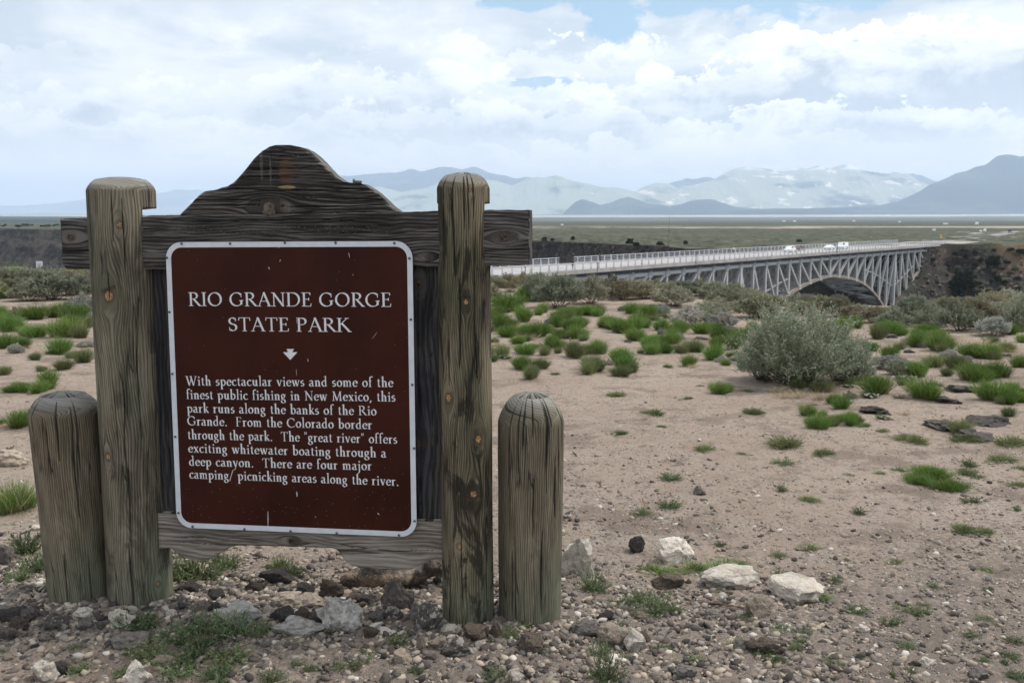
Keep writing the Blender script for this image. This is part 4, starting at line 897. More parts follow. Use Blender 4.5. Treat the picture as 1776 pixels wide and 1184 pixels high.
def text_quads(txt, pl, pr, cap, wt, track, y=-.0008, res=46):
    """set a line between two baseline points given as photo pixels"""
    a_ = np.array(S(*pl, 0)); b_ = np.array(S(*pr, 0)); ln = np.linalg.norm(b_ - a_); dx = (b_ - a_) / ln; up = np.array([-dx[1], dx[0]])
    tot = sum(G_[c][0] + track for c in txt) - track; kx_ = ln / tot
    V, cur = [], 0
    for ch in txt:
        bm_ = raster(ch, wt, res)
        for r_ in range(bm_.shape[0]):
            row = np.diff(np.r_[0, bm_[r_].astype(int), 0]); s_ = np.flatnonzero(row == 1); e_ = np.flatnonzero(row == -1)
            for i0, i1 in zip(s_, e_):
                xa_, xb_ = cur + i0 / res - .25, cur + i1 / res - .25; ya_, yb_ = (r_ / res - .5) * cap, ((r_ + 1) / res - .5) * cap
                for X_, Y_ in ((xa_, ya_), (xb_, ya_), (xb_, yb_), (xa_, yb_)):
                    p = a_ + dx * X_ * kx_ + up * Y_; V.append((p[0], y, p[1]))
        cur += G_[ch][0] + track
    return V
def lettering(lines, cap, wt, track, res, name='lettering'):
    V = []
    for txt, pl, pr in lines: V += text_quads(txt, pl, pr, cap, wt, track, res=res)
    n_ = len(V) // 4; me = mesh_np(name, np.array(V), np.arange(n_ * 4).reshape(-1, 4)); return obj(name, me, M['letter'], panel)
pxm = abs(S(500, 500, 0)[1] - S(500, 600, 0)[1]) / 100
for l_ in [('RIO GRANDE GORGE', (327.5, 530.5), (680, 532)), ('STATE PARK', (396, 574), (609, 575.5))]:
    lettering([l_], 24.0 * pxm, 1.0, .045, 46)
for l_ in [('With spectacular views and some of the', (323, 668), (682, 671)), ('finest public fishing in New Mexico, this', (323.5, 691.5), (686, 696)), ('park runs along the banks of the Rio', (325, 715), (653, 720)),
           ('Grande.  From the Colorado border', (325, 737), (645.5, 744)), ('through the park.  The "great river" offers', (326, 761), (689, 769)), ('exciting whitewater boating through a', (327, 784), (670, 793)),
           ('deep canyon.  There are four major', (328.5, 807), (645, 815)), ('camping/ picnicking areas along the river.', (329, 829), (692, 842))]:
    lettering([l_], 16.6 * pxm, 1.08, .085, 26)
# arrowhead emblem
em = [(496.5, 605), (500, 605), (502, 606.5), (504, 605), (509.5, 605), (506.5, 610), (516, 610.5), (503.5, 624), (490.5, 610.5), (499.5, 610)]
em = [(497, 605), (510, 605), (507, 610.5), (516, 610.5), (503.5, 624), (491, 610.5), (499.8, 610.5)]
e2 = [S(a, b_, 0) for a, b_ in em]
me = bpy.data.meshes.new('emblem'); me.from_pydata([(x, -.0008, z) for x, z in e2], [], [tuple(range(len(e2)))]); me.update(); obj('emblem', me, M['letter'], panel)
# scratches and chips knocked out of the enamel
ch = MB()
for (px, py, dx, dy, w) in [(465, 886, 0, 27, .004), (515, 852, .4, 9, .005), (534, 622, .5, 5, .003), (515, 553, .3, 8, .0022), (487, 450, -2, 4, .0028), (605, 438, 1.5, 9, .0025), (483, 427, 1.5, 3, .004), (466, 463, 1.5, 4, .004), (646, 587, 8, -11, .0012), (514, 640, .5, 11, .0018), (655, 889, 3, 3, .004), (547, 895, 1, 1.4, .005), (612, 476, 1, 1, .004)]:
    a_ = S(px, py, 0); b_ = S(px + dx, py + dy, 0); v_ = np.array(b_) - a_; l_ = np.linalg.norm(v_) + 1e-9; nn = np.array([-v_[1], v_[0]]) / l_ * w / 2
    m_ = (np.array(a_) + b_) / 2
    ch.add([(a_[0] + nn[0] * .4, -.0007, a_[1] + nn[1] * .4), (m_[0] + nn[0], -.0007, m_[1] + nn[1]), (b_[0] + nn[0] * .5, -.0007, b_[1] + nn[1] * .5), (b_[0] - nn[0] * .5, -.0007, b_[1] - nn[1] * .5), (m_[0] - nn[0] * 1.2, -.0007, m_[1] - nn[1] * 1.2), (a_[0] - nn[0], -.0007, a_[1] - nn[1])], [(0, 1, 2, 3, 4, 5)])
ch.build('scratch', simple('bare_scratched_metal', (0.45, 0.42, 0.40), .6), panel)

# ---- round posts and bollards
def post(name, m, base, top, R0, R1, knots=(), cracks=(), dome='flat', parent=None, seed=0, notch=None, origin=(0, 0, 0), nth=340, nzz=210, chamf=.05, flat=.55, ghost=None, sink=.06, tilt=0.0):
    """base, top: centre points (world); knots and cracks are given in photo pixels"""
    base = np.array(base, float); top = np.array(top, float); H = top[2] - base[2]
    v = np.concatenate([np.linspace(-sink / H, 1 - chamf * 1.6 / H, nzz), 1 - chamf * 1.6 / H + np.linspace(0, chamf * 1.6 / H, 26)[1:]])
    th = np.linspace(-math.pi, math.pi, nth, endpoint=False)
    TH_, V_ = np.meshgrid(th, v); Rv = R0 + (R1 - R0) * np.clip(V_, 0, 1)
    u = np.clip((V_ * H - (H - chamf)) / chamf, 0, 1)
    if dome == 'flat': sh_ = 1 - (1 - flat) * (u ** 1.3 * .7 + u ** 4 * .3)
    else: sh_ = 1 - (1 - flat) * (u ** 1.35 * .8 + u ** 5 * .2)
    Rr = Rv * (1 + .018 * fbm(np.cos(TH_) * 1.2 + 3 * seed, V_ * H * 2 + np.sin(TH_) * 1.2, 3, seed) * 2)
    a = V_ * H; c = TH_ * R0
    def hit(px, py):
        d = ray(px, py); o = np.array([0, 0, EYE]); f_ = 0.9
        for _ in range(6):
            ctr = base + (top - base) * f_; R_ = R0 + (R1 - R0) * f_
            rel = o[:2] - ctr[:2]; A = d[0] ** 2 + d[1] ** 2; B = np.dot(rel, d[:2]); C_ = rel @ rel - R_ * R_; disc = max(B * B - A * C_, 0)
            t_ = (-B - math.sqrt(disc)) / A; p = o + d * t_; f_ = (p[2] - base[2]) / H
        ctr = base + (top - base) * f_; w = p[:2] - ctr[:2]
        return (p[2] - base[2], math.atan2(w[0], -w[1]) * R0)                   # theta = 0 faces the camera (-y)
    kn = []
    for (px, py, r_) in knots: h_ = hit(px, py); kn.append((h_[0], h_[1], r_))
    cw, km = knot_warp(a, c, kn)
    cw = cw + .014 * 2 * vn(a * 1.5 + seed, c * 4, seed) + .008 * vn(a * 4, c * 9, seed + 2)
    us = sstep(u, 0, .5); cw = cw * (1 - .8 * us) + .085 * u * us + .006 * us * vn(c * 22 + seed, u * 3, seed + 8)   # saw cut crosses the rings on the shaped head
    ck = []
    rs = random.Random(seed + 40)
    for (px0, py0, px1, py1, w) in cracks:
        w = max(w * 1.5, .0021); h0 = hit(px0, py0); h1 = hit(px1, py1); ck.append((h0[0], h1[0], (h0[1] + h1[1]) / 2, w, rs.random() * 9))
    for i in range(6):
        a0 = rs.uniform(-.05, H * .85); ln = rs.uniform(.12, .6); ck.append((a0, min(a0 + ln, H + .01), rs.uniform(-math.pi, math.pi) * R0, rs.uniform(.0020, .0028), rs.random() * 9))
    for i in range(4):
        ck.append((H - rs.uniform(.10, .4), H + .01, rs.uniform(-math.pi, math.pi) * R0, rs.uniform(.0020, .0030), rs.random() * 9))
    cm = crack_mask(a, c, ck)
    rel_ = fbm(a * 4, cw * 70, 3, seed + 5, .6)
    Rr = Rr * sh_ + .0007 * rel_ * sh_ - .006 * cm - .003 * (km > .9) - .004 * np.where(km > .05, np.sin(np.clip(km, 0, 1) * math.pi), 0) * .4
    if notch:
        zn0, zn1, pl = notch                                                      # slot cut for the crossbeam
        zz_ = base[2] + V_ * H; ctrx = base[0] + (top[0] - base[0]) * V_; ctry = base[1] + (top[1] - base[1]) * V_
        wx = ctrx + np.sin(TH_) * Rr - SGO[0]; wy = ctry - np.cos(TH_) * Rr - SGO[1]
        dep = wx * EB[0] + wy * EB[1]
        Rr = np.where((zz_ > zn0) & (zz_ < zn1) & (dep > pl + .006), Rr * .35, Rr)
    lean = base[None, None, :] + (top - base)[None, None, :] * V_[..., None]
    x = lean[..., 0] + np.sin(TH_) * Rr; y = lean[..., 1] - np.cos(TH_) * Rr; z = base[2] + V_ * H + tilt * (np.sin(TH_) * Rr) * np.clip(V_, 0, 1) ** 8
    V = np.stack([x, y, z], -1).reshape(-1, 3); nrow = len(v)
    F_ = [grid_faces(nth, nrow, True)]
    # top cap rings with end-grain
    gcv = [np.stack([a, cw, km], -1).reshape(-1, 3)]; ckv = [cm.ravel()]; Vs = [V]; prev0 = (nrow - 1) * nth; off = len(V); last = V[-nth:]
    ctr = last.mean(0)
    rad_ck = np.zeros(nth)
    for kk in range(14):
        rs2 = rs.uniform(-math.pi, math.pi); rad_ck = np.maximum(rad_ck, np.exp(-(np.angle(np.exp(1j * (th - rs2))) / rs.uniform(.03, .07)) ** 2))
    for k_, fr in enumerate((.93, .84, .72, .58, .42, .26, .12)):
        ring = ctr + (last - ctr) * fr; ring[:, 2] += (.010 if dome == 'flat' else .016) * (1 - fr ** 2) + .002 * vn(th * 3 + seed, th * 0 + fr * 6, 3)
        rc = rad_ck * sstep(np.array(fr), .15, .6); ring[:, 2] -= .004 * rc
        Vs.append(ring); gcv.append(np.stack([th * .02 + fr * .06 + 5, .5 + fr * R0 * 1.4 + .003 * vn(th * 2, th * 0 + seed, 4), th * 0], -1)); ckv.append(rc)
        cur = np.arange(nth) + off; pv_ = np.arange(nth) + prev0
        F_.append(np.stack([pv_, np.roll(pv_, -1), np.roll(cur, -1), cur], 1)); prev0 = off; off += nth
    Vs.append(ctr[None] + np.array([[0, 0, .010 if dome == 'flat' else .016]])); gcv.append(np.array([[5, .5, 0]])); ckv.append(np.zeros(1))
    cur = np.arange(nth) + prev0; tri = np.stack([cur, np.roll(cur, -1), np.full(nth, off)], 1); F_.append(tri)
    V = np.concatenate(Vs) - np.array(origin)
    if parent is sign:                                                            # into the sign's local frame
        xx = V[:, 0] * ES[0] + V[:, 1] * ES[1]; yy = V[:, 0] * EB[0] + V[:, 1] * EB[1]; V = np.stack([xx, yy, V[:, 2]], 1)
    me = mesh_np(name, V, F_, True, {'gc': ('FLOAT_VECTOR', np.concatenate(gcv)), 'crack': ('FLOAT', np.concatenate(ckv))})
    return obj(name, me, m, parent)
def centre(px, py, off_, R_):
    """post centre: on the sight line through px at the depth of the sign's plane shifted back by off_"""
    s_, z_ = S(px, py, off_); p = SGO + ES * s_ + EB * off_; return np.array([p[0], p[1], z_])
RL0, RL1 = .128, .128; RR0, RR1 = .101, .0985
ofL, ofR = BF + .47 * RL1, BF + .50 * RR1
bl_ = centre(245, 1050, ofL, 0); bl_[2] = .03; tl_ = centre(209.5, 312, ofL, 0); tl_[2] = centre(209, 309, ofL, 0)[2] - .005
br_ = centre(812, 1075, ofR, 0); br_[2] = .035; tr_ = centre(803, 303, ofR, 0); tr_[2] = centre(803, 300, ofR, 0)[2] - .008
zl = S(250, 373.5, BF)[1]; zr_ = S(840, 364.5, BF)[1]
post('post', M['post'], bl_, tl_, RL0, RL1, [(207, 389, .011), (188, 513, .018), (186, 792, .012), (275, 1012, .009)],
     [(190, 520, 184, 470, .0016), (212, 345, 214, 470, .0014), (228, 940, 226, 1055, .0020), (230, 800, 228, 1050, .0016), (196, 330, 190, 420, .0013), (262, 480, 268, 800, .0013)],
     'flat', sign, 3, (zl, zl + .022, BF), origin=SGO, chamf=.045, flat=.72)
post('post', M['post_dark'], br_, tr_, RR0, RR1, [(816, 329, .006), (760, 427, .012), (808, 524, .010), (777, 690, .0135), (831, 761, .0135), (822, 857, .0135), (796, 947, .010)],
     [(782, 305, 792, 480, .0026), (800, 305, 806, 400, .0020), (818, 303, 822, 380, .0016), (794, 480, 798, 640, .0026), (770, 310, 768, 430, .0013), (780, 960, 782, 1070, .0016), (845, 940, 846, 1070, .0015), (800, 900, 802, 1060, .0012)],
     'flat', sign, 8, (zr_, zr_ + .022, BF), origin=SGO, chamf=.05, flat=.66)
def bollard(label, pxb, pyb, pxt, pyt, yd0, R0, R1, seed, cracks, knots=(), **kw):
    b0 = at_y(pxb, pyb, yd0); t0 = at_y(pxt, pyt, yd0); zg_ = gzs(b0[0], b0[1]); b0[2] = zg_
    o = post('bollard', M['bollard'], b0, t0, R0, R1, knots, cracks, 'dome', None, seed, origin=b0, **kw)
    o.location = tuple(b0); o['label'] = label; o['category'] = 'bollard'; o['group'] = 'short round wooden bollards flanking the sign'
    return o
bollard('short round-topped wooden bollard left of the tall left signpost', 143, 1040, 110, 684, 3.99, .130, .141, 21,
        [(96, 700, 104, 800, .0020), (128, 700, 132, 900, .0016), (118, 1055, 112, 960, .0016), (160, 1050, 156, 950, .0013), (80, 720, 84, 830, .0016)], chamf=.075, flat=.62)
bollard('short round-topped wooden bollard right of the sign with pale domed top', 919, 1065, 921, 686, 3.80, .1235, .130, 27,
        [(944, 700, 956, 810, .0036), (958, 810, 966, 900, .0030), (907, 690, 906, 780, .0018), (926, 830, 928, 930, .0015), (938, 1070, 942, 920, .0024), (894, 1085, 896, 930, .0018), (880, 740, 884, 850, .0012), (968, 740, 970, 860, .0014), (925, 690, 927, 760, .0018)], chamf=.10, flat=.56)
# ================================================================ plants
def norm_mesh(me, wpc=97):
    """scale a plant so that its spread and its height are both 1"""
    n = len(me.vertices); v = np.empty(n * 3, np.float32); me.vertices.foreach_get('co', v); v = v.reshape(-1, 3)
    r_ = np.percentile(np.abs(v[:, 0]), wpc) + np.percentile(np.abs(v[:, 1]), wpc); z_ = np.percentile(v[:, 2], 99)
    k = np.array([1 / r_, 1 / r_, 1 / z_], np.float32); me.vertices.foreach_set('co', (v * k).ravel()); me.update(); me['k'] = [float(a) for a in k]; return me
def leaves(P, D_, ln, w, seg=1, bend=0.0, v=None, hh=None, r=rng):
    """P base points, D_ directions, each a tapering blade of seg quads; returns verts, quads, v and h attributes"""
    n = len(P); D_ = D_ / (np.linalg.norm(D_, axis=1)[:, None] + 1e-9); ln = np.broadcast_to(ln, n); w = np.broadcast_to(w, n)
    rn = r.normal(size=(n, 3)); sd_ = np.cross(D_, rn); sd_ /= np.linalg.norm(sd_, axis=1)[:, None] + 1e-9
    rows = []
    for k in range(seg + 1):
        t_ = k / seg; c = P + D_ * (ln * t_)[:, None] + np.array([0, 0, -1.0]) * (bend * ln * t_ * t_)[:, None] if bend else P + D_ * (ln * t_)[:, None]
        ww = w * (np.interp(t_, [0, .4, 1], [.55, 1, .12]) if seg > 1 else (1 if k == 0 else .35)) / 2
        rows.append(c - sd_ * ww[:, None]); rows.append(c + sd_ * ww[:, None])
    V = np.stack(rows, 1); m_ = 2 * (seg + 1); b_ = (np.arange(n) * m_)[:, None]
    F_ = np.concatenate([b_ + np.array([2 * k, 2 * k + 1, 2 * k + 3, 2 * k + 2]) for k in range(seg)])
    v = r.random(n) if v is None else v
    va = np.repeat(v, m_)
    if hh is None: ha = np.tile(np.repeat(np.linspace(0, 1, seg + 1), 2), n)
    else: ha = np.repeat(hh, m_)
    return V.reshape(-1, 3), F_, va, ha
def lmesh(name, parts):
    Vs, Fs, va, ha, o_ = [], [], [], [], 0
    for V, F_, a, h in parts: Vs.append(V); Fs.append(F_ + o_); va.append(a); ha.append(h); o_ += len(V)
    return mesh_np(name, np.concatenate(Vs), np.concatenate(Fs), False, {'v': ('FLOAT', np.concatenate(va)), 'h': ('FLOAT', np.concatenate(ha))})
def clump_mesh(seed, n=1000, w=.013, spread=.95, hgt=1.0, droop=.12, tufts=5, seedheads=0):
    """bright broom-like clump: stiff fine stems fanning from a tight base; unit width about 1, unit height about 1"""
    r = np.random.default_rng(seed); parts = []
    cs = r.normal(size=(tufts, 2)) * .16; cs[0] = 0; hs_ = r.uniform(.72, 1.0, tufts)
    k = r.integers(0, tufts, n); b = cs[k] + r.normal(size=(n, 2)) * .075
    out = b + r.normal(size=(n, 2)) * .13; D_ = np.stack([out[:, 0] * spread * 1.7, out[:, 1] * spread * 1.7, np.full(n, .8)], 1)
    ln = hs_[k] * hgt * r.uniform(.62, 1.02, n)
    parts.append(leaves(np.c_[b, np.zeros(n)], D_, ln, w, 2, droop, None, None, r))
    # short side leaflets up the stems
    m_ = n; i = r.integers(0, n, m_); Dn = D_ / np.linalg.norm(D_, axis=1)[:, None]; t_ = r.uniform(.35, .95, m_)
    pp = np.c_[b, np.zeros(n)][i] + Dn[i] * (ln[i] * t_)[:, None]; pp[:, 2] -= droop * ln[i] * t_ * t_
    parts.append(leaves(pp, Dn[i] + r.normal(size=(m_, 3)) * .45, .12 * hgt, w * .9, 1, 0, None, t_, r))
    if seedheads:
        b2 = r.normal(size=(seedheads, 2)) * .2; parts.append(leaves(np.c_[b2, np.zeros(seedheads)], np.c_[b2 * 1.2, np.ones(seedheads)], hgt * r.uniform(.8, 1.15, seedheads), w * .8, 2, .05, np.ones(seedheads), None, r))
    return norm_mesh(lmesh('stems', parts), 95)
def sage_mesh(seed, shoots=520, per=13, ll=.055, lw=.019, up=.65, rad=.58, lob=.3, tall=0.0):
    """grey sagebrush: lobed crown of short shoots set with small leaves; unit width about 1.2, height about 1"""
    r = np.random.default_rng(seed)
    n = shoots; ph = r.uniform(0, 2 * np.pi, n); cz = r.uniform(-.12, 1, n) ** 1.0; s_ = np.sqrt(np.clip(1 - cz * cz, 0, 1)); d = np.stack([s_ * np.cos(ph), s_ * np.sin(ph), cz], 1)
    nz_ = np.array([mn.fractal(Vector(q * 1.9) + Vector((seed * 7.1, 3, 1)), .6, 2.0, 3) for q in d])
    R_ = (1 + lob * nz_ * 1.6) * r.uniform(.70, 1.0, n) ** .6
    c = d * np.stack([R_ * rad, R_ * rad, R_ * .62], 1) + np.array([0, 0, .36])
    keep = c[:, 2] > .04; c = c[keep]; d = d[keep]; n = len(c)
    sd_ = d * .75 + np.array([0, 0, up]) + r.normal(size=(n, 3)) * .25; sd_ /= np.linalg.norm(sd_, axis=1)[:, None]
    sl = r.uniform(.09, .19, n) * (1 + tall * r.random(n) ** 3 * 2)
    k = np.repeat(np.arange(n), per); t_ = np.tile((np.arange(per) + .5) / per, n)
    P = c[k] + sd_[k] * (sl[k] * (t_ - .4))[:, None] + r.normal(size=(len(k), 3)) * .006
    D_ = sd_[k] * .8 + r.normal(size=(len(k), 3)) * .6
    v = np.clip(r.random(len(k)) * .6 + .4 * np.repeat(r.random(n), per), 0, 1)
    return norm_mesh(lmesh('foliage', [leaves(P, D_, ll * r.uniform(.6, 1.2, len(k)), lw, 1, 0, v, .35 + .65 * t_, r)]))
def branch_mesh(seed, n=26, thick=.016):
    rs = random.Random(seed); b = MB()
    for _ in range(n):
        a_ = rs.uniform(0, 6.28); p = Vector((rs.gauss(0, .04), rs.gauss(0, .04), -.03)); d = Vector((math.cos(a_) * rs.uniform(.3, 1.1), math.sin(a_) * rs.uniform(.3, 1.1), rs.uniform(.4, 1.1))).normalized(); w = thick
        for k in range(4):
            q_ = p + d * rs.uniform(.10, .17); b.bar(p, q_, w, n=4); p = q_; w *= .68; d = (d + Vector((rs.gauss(0, .3), rs.gauss(0, .3), rs.gauss(.1, .25)))).normalized()
    return b.mesh('branches')
clumps = [clump_mesh(100 + i, 950, .0125, (.9, 1.15, .75, 1.0, 1.3)[i], 1.0, .12, (4, 6, 3, 7, 8)[i], (0, 12, 0, 20, 6)[i]) for i in range(5)]
low = [clump_mesh(120 + i, 420, .022, 1.8, .75, .25, 7) for i in range(3)]
for m_ in clumps: m_.materials.append(M['green'])
clumps_d = [c.copy() for c in clumps[:4]]
for m_ in clumps_d: m_.materials.clear(); m_.materials.append(M['green_dull'])
for m_ in low: m_.materials.append(M['green_dull'])
sages = [sage_mesh(200 + i, (1050, 950, 1150, 1000)[i], 13, .066, .024, (.6, .8, .5, .9)[i], .58, (.3, .42, .35, .25)[i], .4) for i in range(4)]
sage_sets = {}
for key in ('sage', 'sage_olive', 'sage_pale'):
    L_ = []
    for s_ in sages:
        c = s_.copy(); c.materials.clear(); c.materials.append(M[key]); L_.append(c)
    sage_sets[key] = L_
branches = [branch_mesh(300 + i, 26, .02) for i in range(3)]
for m_ in branches: m_.materials.append(M['twig'])
def scale_at(p): return float(np.dot(p - np.array([0, 0, EYE]), [0, CT, -ST])) / F       # metres per photo pixel
R1 = random.Random(5)
def place(px, py, w):
    p = gpt(px, py); return p, scale_at(p) * w
RANK = []
def zone_of(px):
    return 'left of the tall left post' if px < 260 else 'behind the sign' if px < 850 else 'between right post and big sagebrush' if px < 1300 else 'right of the big sagebrush'
ORD = ['leftmost', 'second from left', 'third from left', 'fourth from left', 'fifth from left', 'sixth from left', 'seventh from left', 'eighth from left', 'ninth from left', 'tenth from left', 'eleventh from left', 'twelfth from left', 'thirteenth from left', 'fourteenth from left']
ROW = ['nearest', 'second', 'third', 'fourth', 'fifth', 'sixth', 'seventh', 'eighth', 'ninth', 'tenth', 'eleventh', 'twelfth', 'thirteenth', 'fourteenth']
def rank_labels():
    from collections import defaultdict
    g = defaultdict(list)
    for px, py, o, nm, z in RANK: g[(nm, z)].append((px, py, o))
    for (nm, z), L_ in g.items():
        L_.sort(key=lambda a: -a[1]); per = 8 if len(L_) > 70 else 6 if len(L_) > 24 else 4 if len(L_) > 8 else max(3, len(L_)); rows = [L_[i:i + per] for i in range(0, len(L_), per)]
        for ri, row in enumerate(rows):
            row.sort(key=lambda a: a[0])
            for k, (px, py, o) in enumerate(row):
                o['label'] = f"{nm} {z}, {ORD[k]}" + (f" in {ROW[min(ri, 13)]} row" if len(rows) > 1 else ''); o['group'] = f"{nm} {z}"
def green(px, py, w, h=None, dull=False, lowf=False, label=None, group=None):
    p, W_ = place(px, py, w); hh = (h * scale_at(p)) if h else W_ * (.38 if lowf else R1.uniform(.68, 1.05))
    me = R1.choice(low if lowf else (clumps_d if dull else clumps))
    zc = p[2]
    kind_ = 'low dull tuft' if lowf else 'faded green clump' if dull else 'bright green clump'; auto = label is None
    if auto: label = kind_
    o = obj('green_clump' if not lowf else 'grass_tuft', me, None, None, (p[0], p[1], zc - .01), (0, 0, R1.uniform(0, 6.28)), (W_ * 1.2, W_ * 1.2 * R1.uniform(.85, 1.1), hh), None, label, 'plant', group)
    if auto: RANK.append((px, py, o, kind_, zone_of(px)))
    return o
def c4(x, y): return 850 + x / 3.779, 480 + y / 3.779
def c5(x, y): return 1300 + x / 3.731, 480 + y / 3.731
def c8(x, y): return x / 2.818, 340 + y / 2.818
def c6(x, y): return 1200 + x / 3.083, 700 + y / 3.083
for x, y, w in [(40, 272, 100), (70, 350, 130), (205, 295, 115), (130, 395, 115), (230, 380, 110), (310, 392, 115), (370, 360, 90), (455, 330, 95), (460, 290, 85), (590, 335, 100), (545, 350, 90), (470, 402, 110), (560, 404, 105), (405, 458, 115), (190, 440, 80), (200, 500, 90), (205, 602, 130), (635, 250, 90), (710, 260, 80), (690, 500, 110), (800, 335, 100), (850, 365, 110), (930, 340, 110), (1010, 330, 90), (945, 415, 115), (1045, 470, 100), (1110, 440, 110), (1150, 498, 110), (1065, 508, 100), (1180, 400, 120), (1230, 360, 90), (1055, 275, 115), (915, 240, 120), (1190, 440, 90), (860, 560, 130), (900, 612, 140), (1290, 582, 105), (1385, 370, 110), (1450, 330, 120), (1470, 540, 120), (1480, 470, 110), (1500, 420, 120), (1590, 532, 75), (1545, 580, 60), (1635, 405, 90), (1690, 400, 90), (1505, 765, 95), (230, 160, 130), (310, 250, 70), (740, 330, 60), (1330, 300, 80), (1120, 350, 90), (60, 300, 90), (-30, 280, 110), (-60, 350, 110)]:
    green(*c4(x, y), w / 3.779)
for x, y, w in [(30, 430, 60), (80, 528, 115), (15, 552, 70), (360, 512, 85), (550, 528, 130), (330, 600, 100), (270, 665, 110), (445, 500, 50), (700, 610, 140), (650, 635, 110), (860, 652, 100), (1235, 498, 90), (1350, 490, 110), (1590, 472, 120), (430, 300, 60), (1160, 275, 50), (-40, 520, 90), (120, 330, 70), (280, 470, 60), (980, 500, 50)]:
    green(*c4(x, y), w / 3.779, dull=True)
green(*c4(120, 228), 50, 36, label='large dark green dome-shaped clump just right of the right post', group=None)
for x, y, w in [(1380, 717, 45), (830, 782, 105), (1300, 800, 65), (1245, 806, 35), (1075, 902, 125), (1720, 897, 110), (855, 1032, 100), (1165, 592, 70), (1690, 750, 70), (1010, 935, 40), (1120, 985, 60), (1385, 940, 40), (430, 640, 60)]:
    green(*c4(x, y), w / 3.779, lowf=True)
for x, y, w in [(20, 372, 70), (600, 362, 120), (700, 335, 95), (900, 382, 110), (800, 482, 85), (1060, 452, 120), (1170, 405, 120), (1240, 418, 130), (1225, 480, 130), (890, 522, 120), (1040, 640, 140), (1110, 645, 130), (1450, 520, 140), (1540, 525, 130), (1430, 672, 160), (1530, 670, 110), (1590, 652, 130), (1700, 372, 110), (1755, 425, 80), (1740, 582, 110), (530, 818, 80), (605, 852, 105), (390, 897, 90), (470, 912, 75), (470, 985, 85), (560, 957, 100), (650, 955, 110), (1690, 822, 90), (1765, 772, 70), (930, 380, 90), (1480, 640, 120)]:
    green(*c5(x, y), w / 3.731)
green(*c5(855, 757), 57, 38, label='round bright green clump in front of the dead twigs beside the big sagebrush', group=None)
green(*c5(1160, 787), 56, 40, label='round bright green clump at the left end of the black lava slabs', group=None)
green(*c5(1575, 802), 50, 40, label='tall bright green clump behind the black lava slabs near the right edge', group=None)
for x, y, w in [(810, 400, 110), (1210, 585, 130), (1320, 592, 110), (1640, 480, 100), (1650, 640, 110), (1340, 1012, 130), (1690, 902, 90), (300, 720, 100), (440, 740, 110), (360, 700, 110), (620, 700, 80), (1290, 640, 90), (980, 470, 80), (1000, 700, 70), (1390, 590, 80), (1560, 430, 80), (640, 620, 90)]:
    green(*c5(x, y), w / 3.731, dull=True)
for x, y, w in [(740, 967, 95), (870, 1002, 80), (60, 880, 60), (1000, 1040, 90), (1200, 700, 80), (420, 830, 50), (800, 850, 60)]:
    green(*c5(x, y), w / 3.731, lowf=True)
for x, y, w in [(1290, 400, 150), (1360, 470, 150), (1190, 425, 100), (1250, 430, 110)]:
    green(*c6(x, y), w / 3.083, w / 3.083 * .55, label=None)
for x, y, w in [(510, 228, 165), (60, 250, 110), (330, 50, 90), (1180, 203, 135), (1460, 198, 130), (1690, 218, 150), (1650, 305, 120), (1765, 350, 80), (1110, 358, 70), (1480, 380, 120), (1755, 440, 100), (620, 518, 90), (630, 777, 100), (1045, 762, 35), (1450, 680, 130), (1560, 690, 110), (1280, 888, 60), (1560, 893, 85), (270, 272, 60), (840, 380, 50), (1010, 375, 60), (490, 810, 50), (210, 730, 40), (700, 270, 110)]:
    green(*c6(x, y), w / 3.083, lowf=True)
for x, y, w in [(70, 430, 120), (20, 502, 70), (185, 602, 110), (290, 592, 100), (380, 606, 100), (30, 662, 110), (310, 690, 120), (40, 742, 100), (180, 690, 80), (275, 770, 115), (105, 742, 60), (65, 957, 65), (175, 960, 90), (240, 938, 100), (75, 1130, 110), (10, 1112, 50), (15, 600, 80), (340, 640, 90)]:
    green(*c8(x, y), w / 2.818)
for x, y, w in [(410, 690, 80), (410, 812, 80), (300, 847, 75), (200, 857, 45), (15, 872, 60), (350, 792, 55), (440, 640, 70), (180, 800, 50)]:
    green(*c8(x, y), w / 2.818, dull=True)

def sage(px, py, w, h, kind='sage', label=None, group=None, mesh=None, br=None):
    p, W_ = place(px, py, w); s_ = scale_at(p)
    lab = label or ''; zone = ''; _u = {'sage': 'grey green sagebrush in the thicket along the edge of the flat', 'sage_olive': 'olive toned sagebrush in the thicket along the edge of the flat', 'sage_pale': 'pale silvery low sagebrush in front of the darker thicket'}[kind]
    pass
    t_ = thing('sagebrush', lab, 'shrub', (p[0], p[1], p[2] - .02), R1.uniform(0, 6.28), group)
    if not label: RANK.append((px, py, t_, {'sage': 'grey green sagebrush', 'sage_olive': 'olive sagebrush', 'sage_pale': 'pale silvery sagebrush'}[kind], zone_of(px)))
    sc = (W_, W_, h * s_)
    obj('foliage', mesh or R1.choice(sage_sets[kind]), None, t_, scale=sc)
    obj('branches', br or R1.choice(branches), None, t_, scale=(W_ * .85, W_ * .85, h * s_ * .95))
    return t_
O_, P_ = 'sage_olive', 'sage_pale'
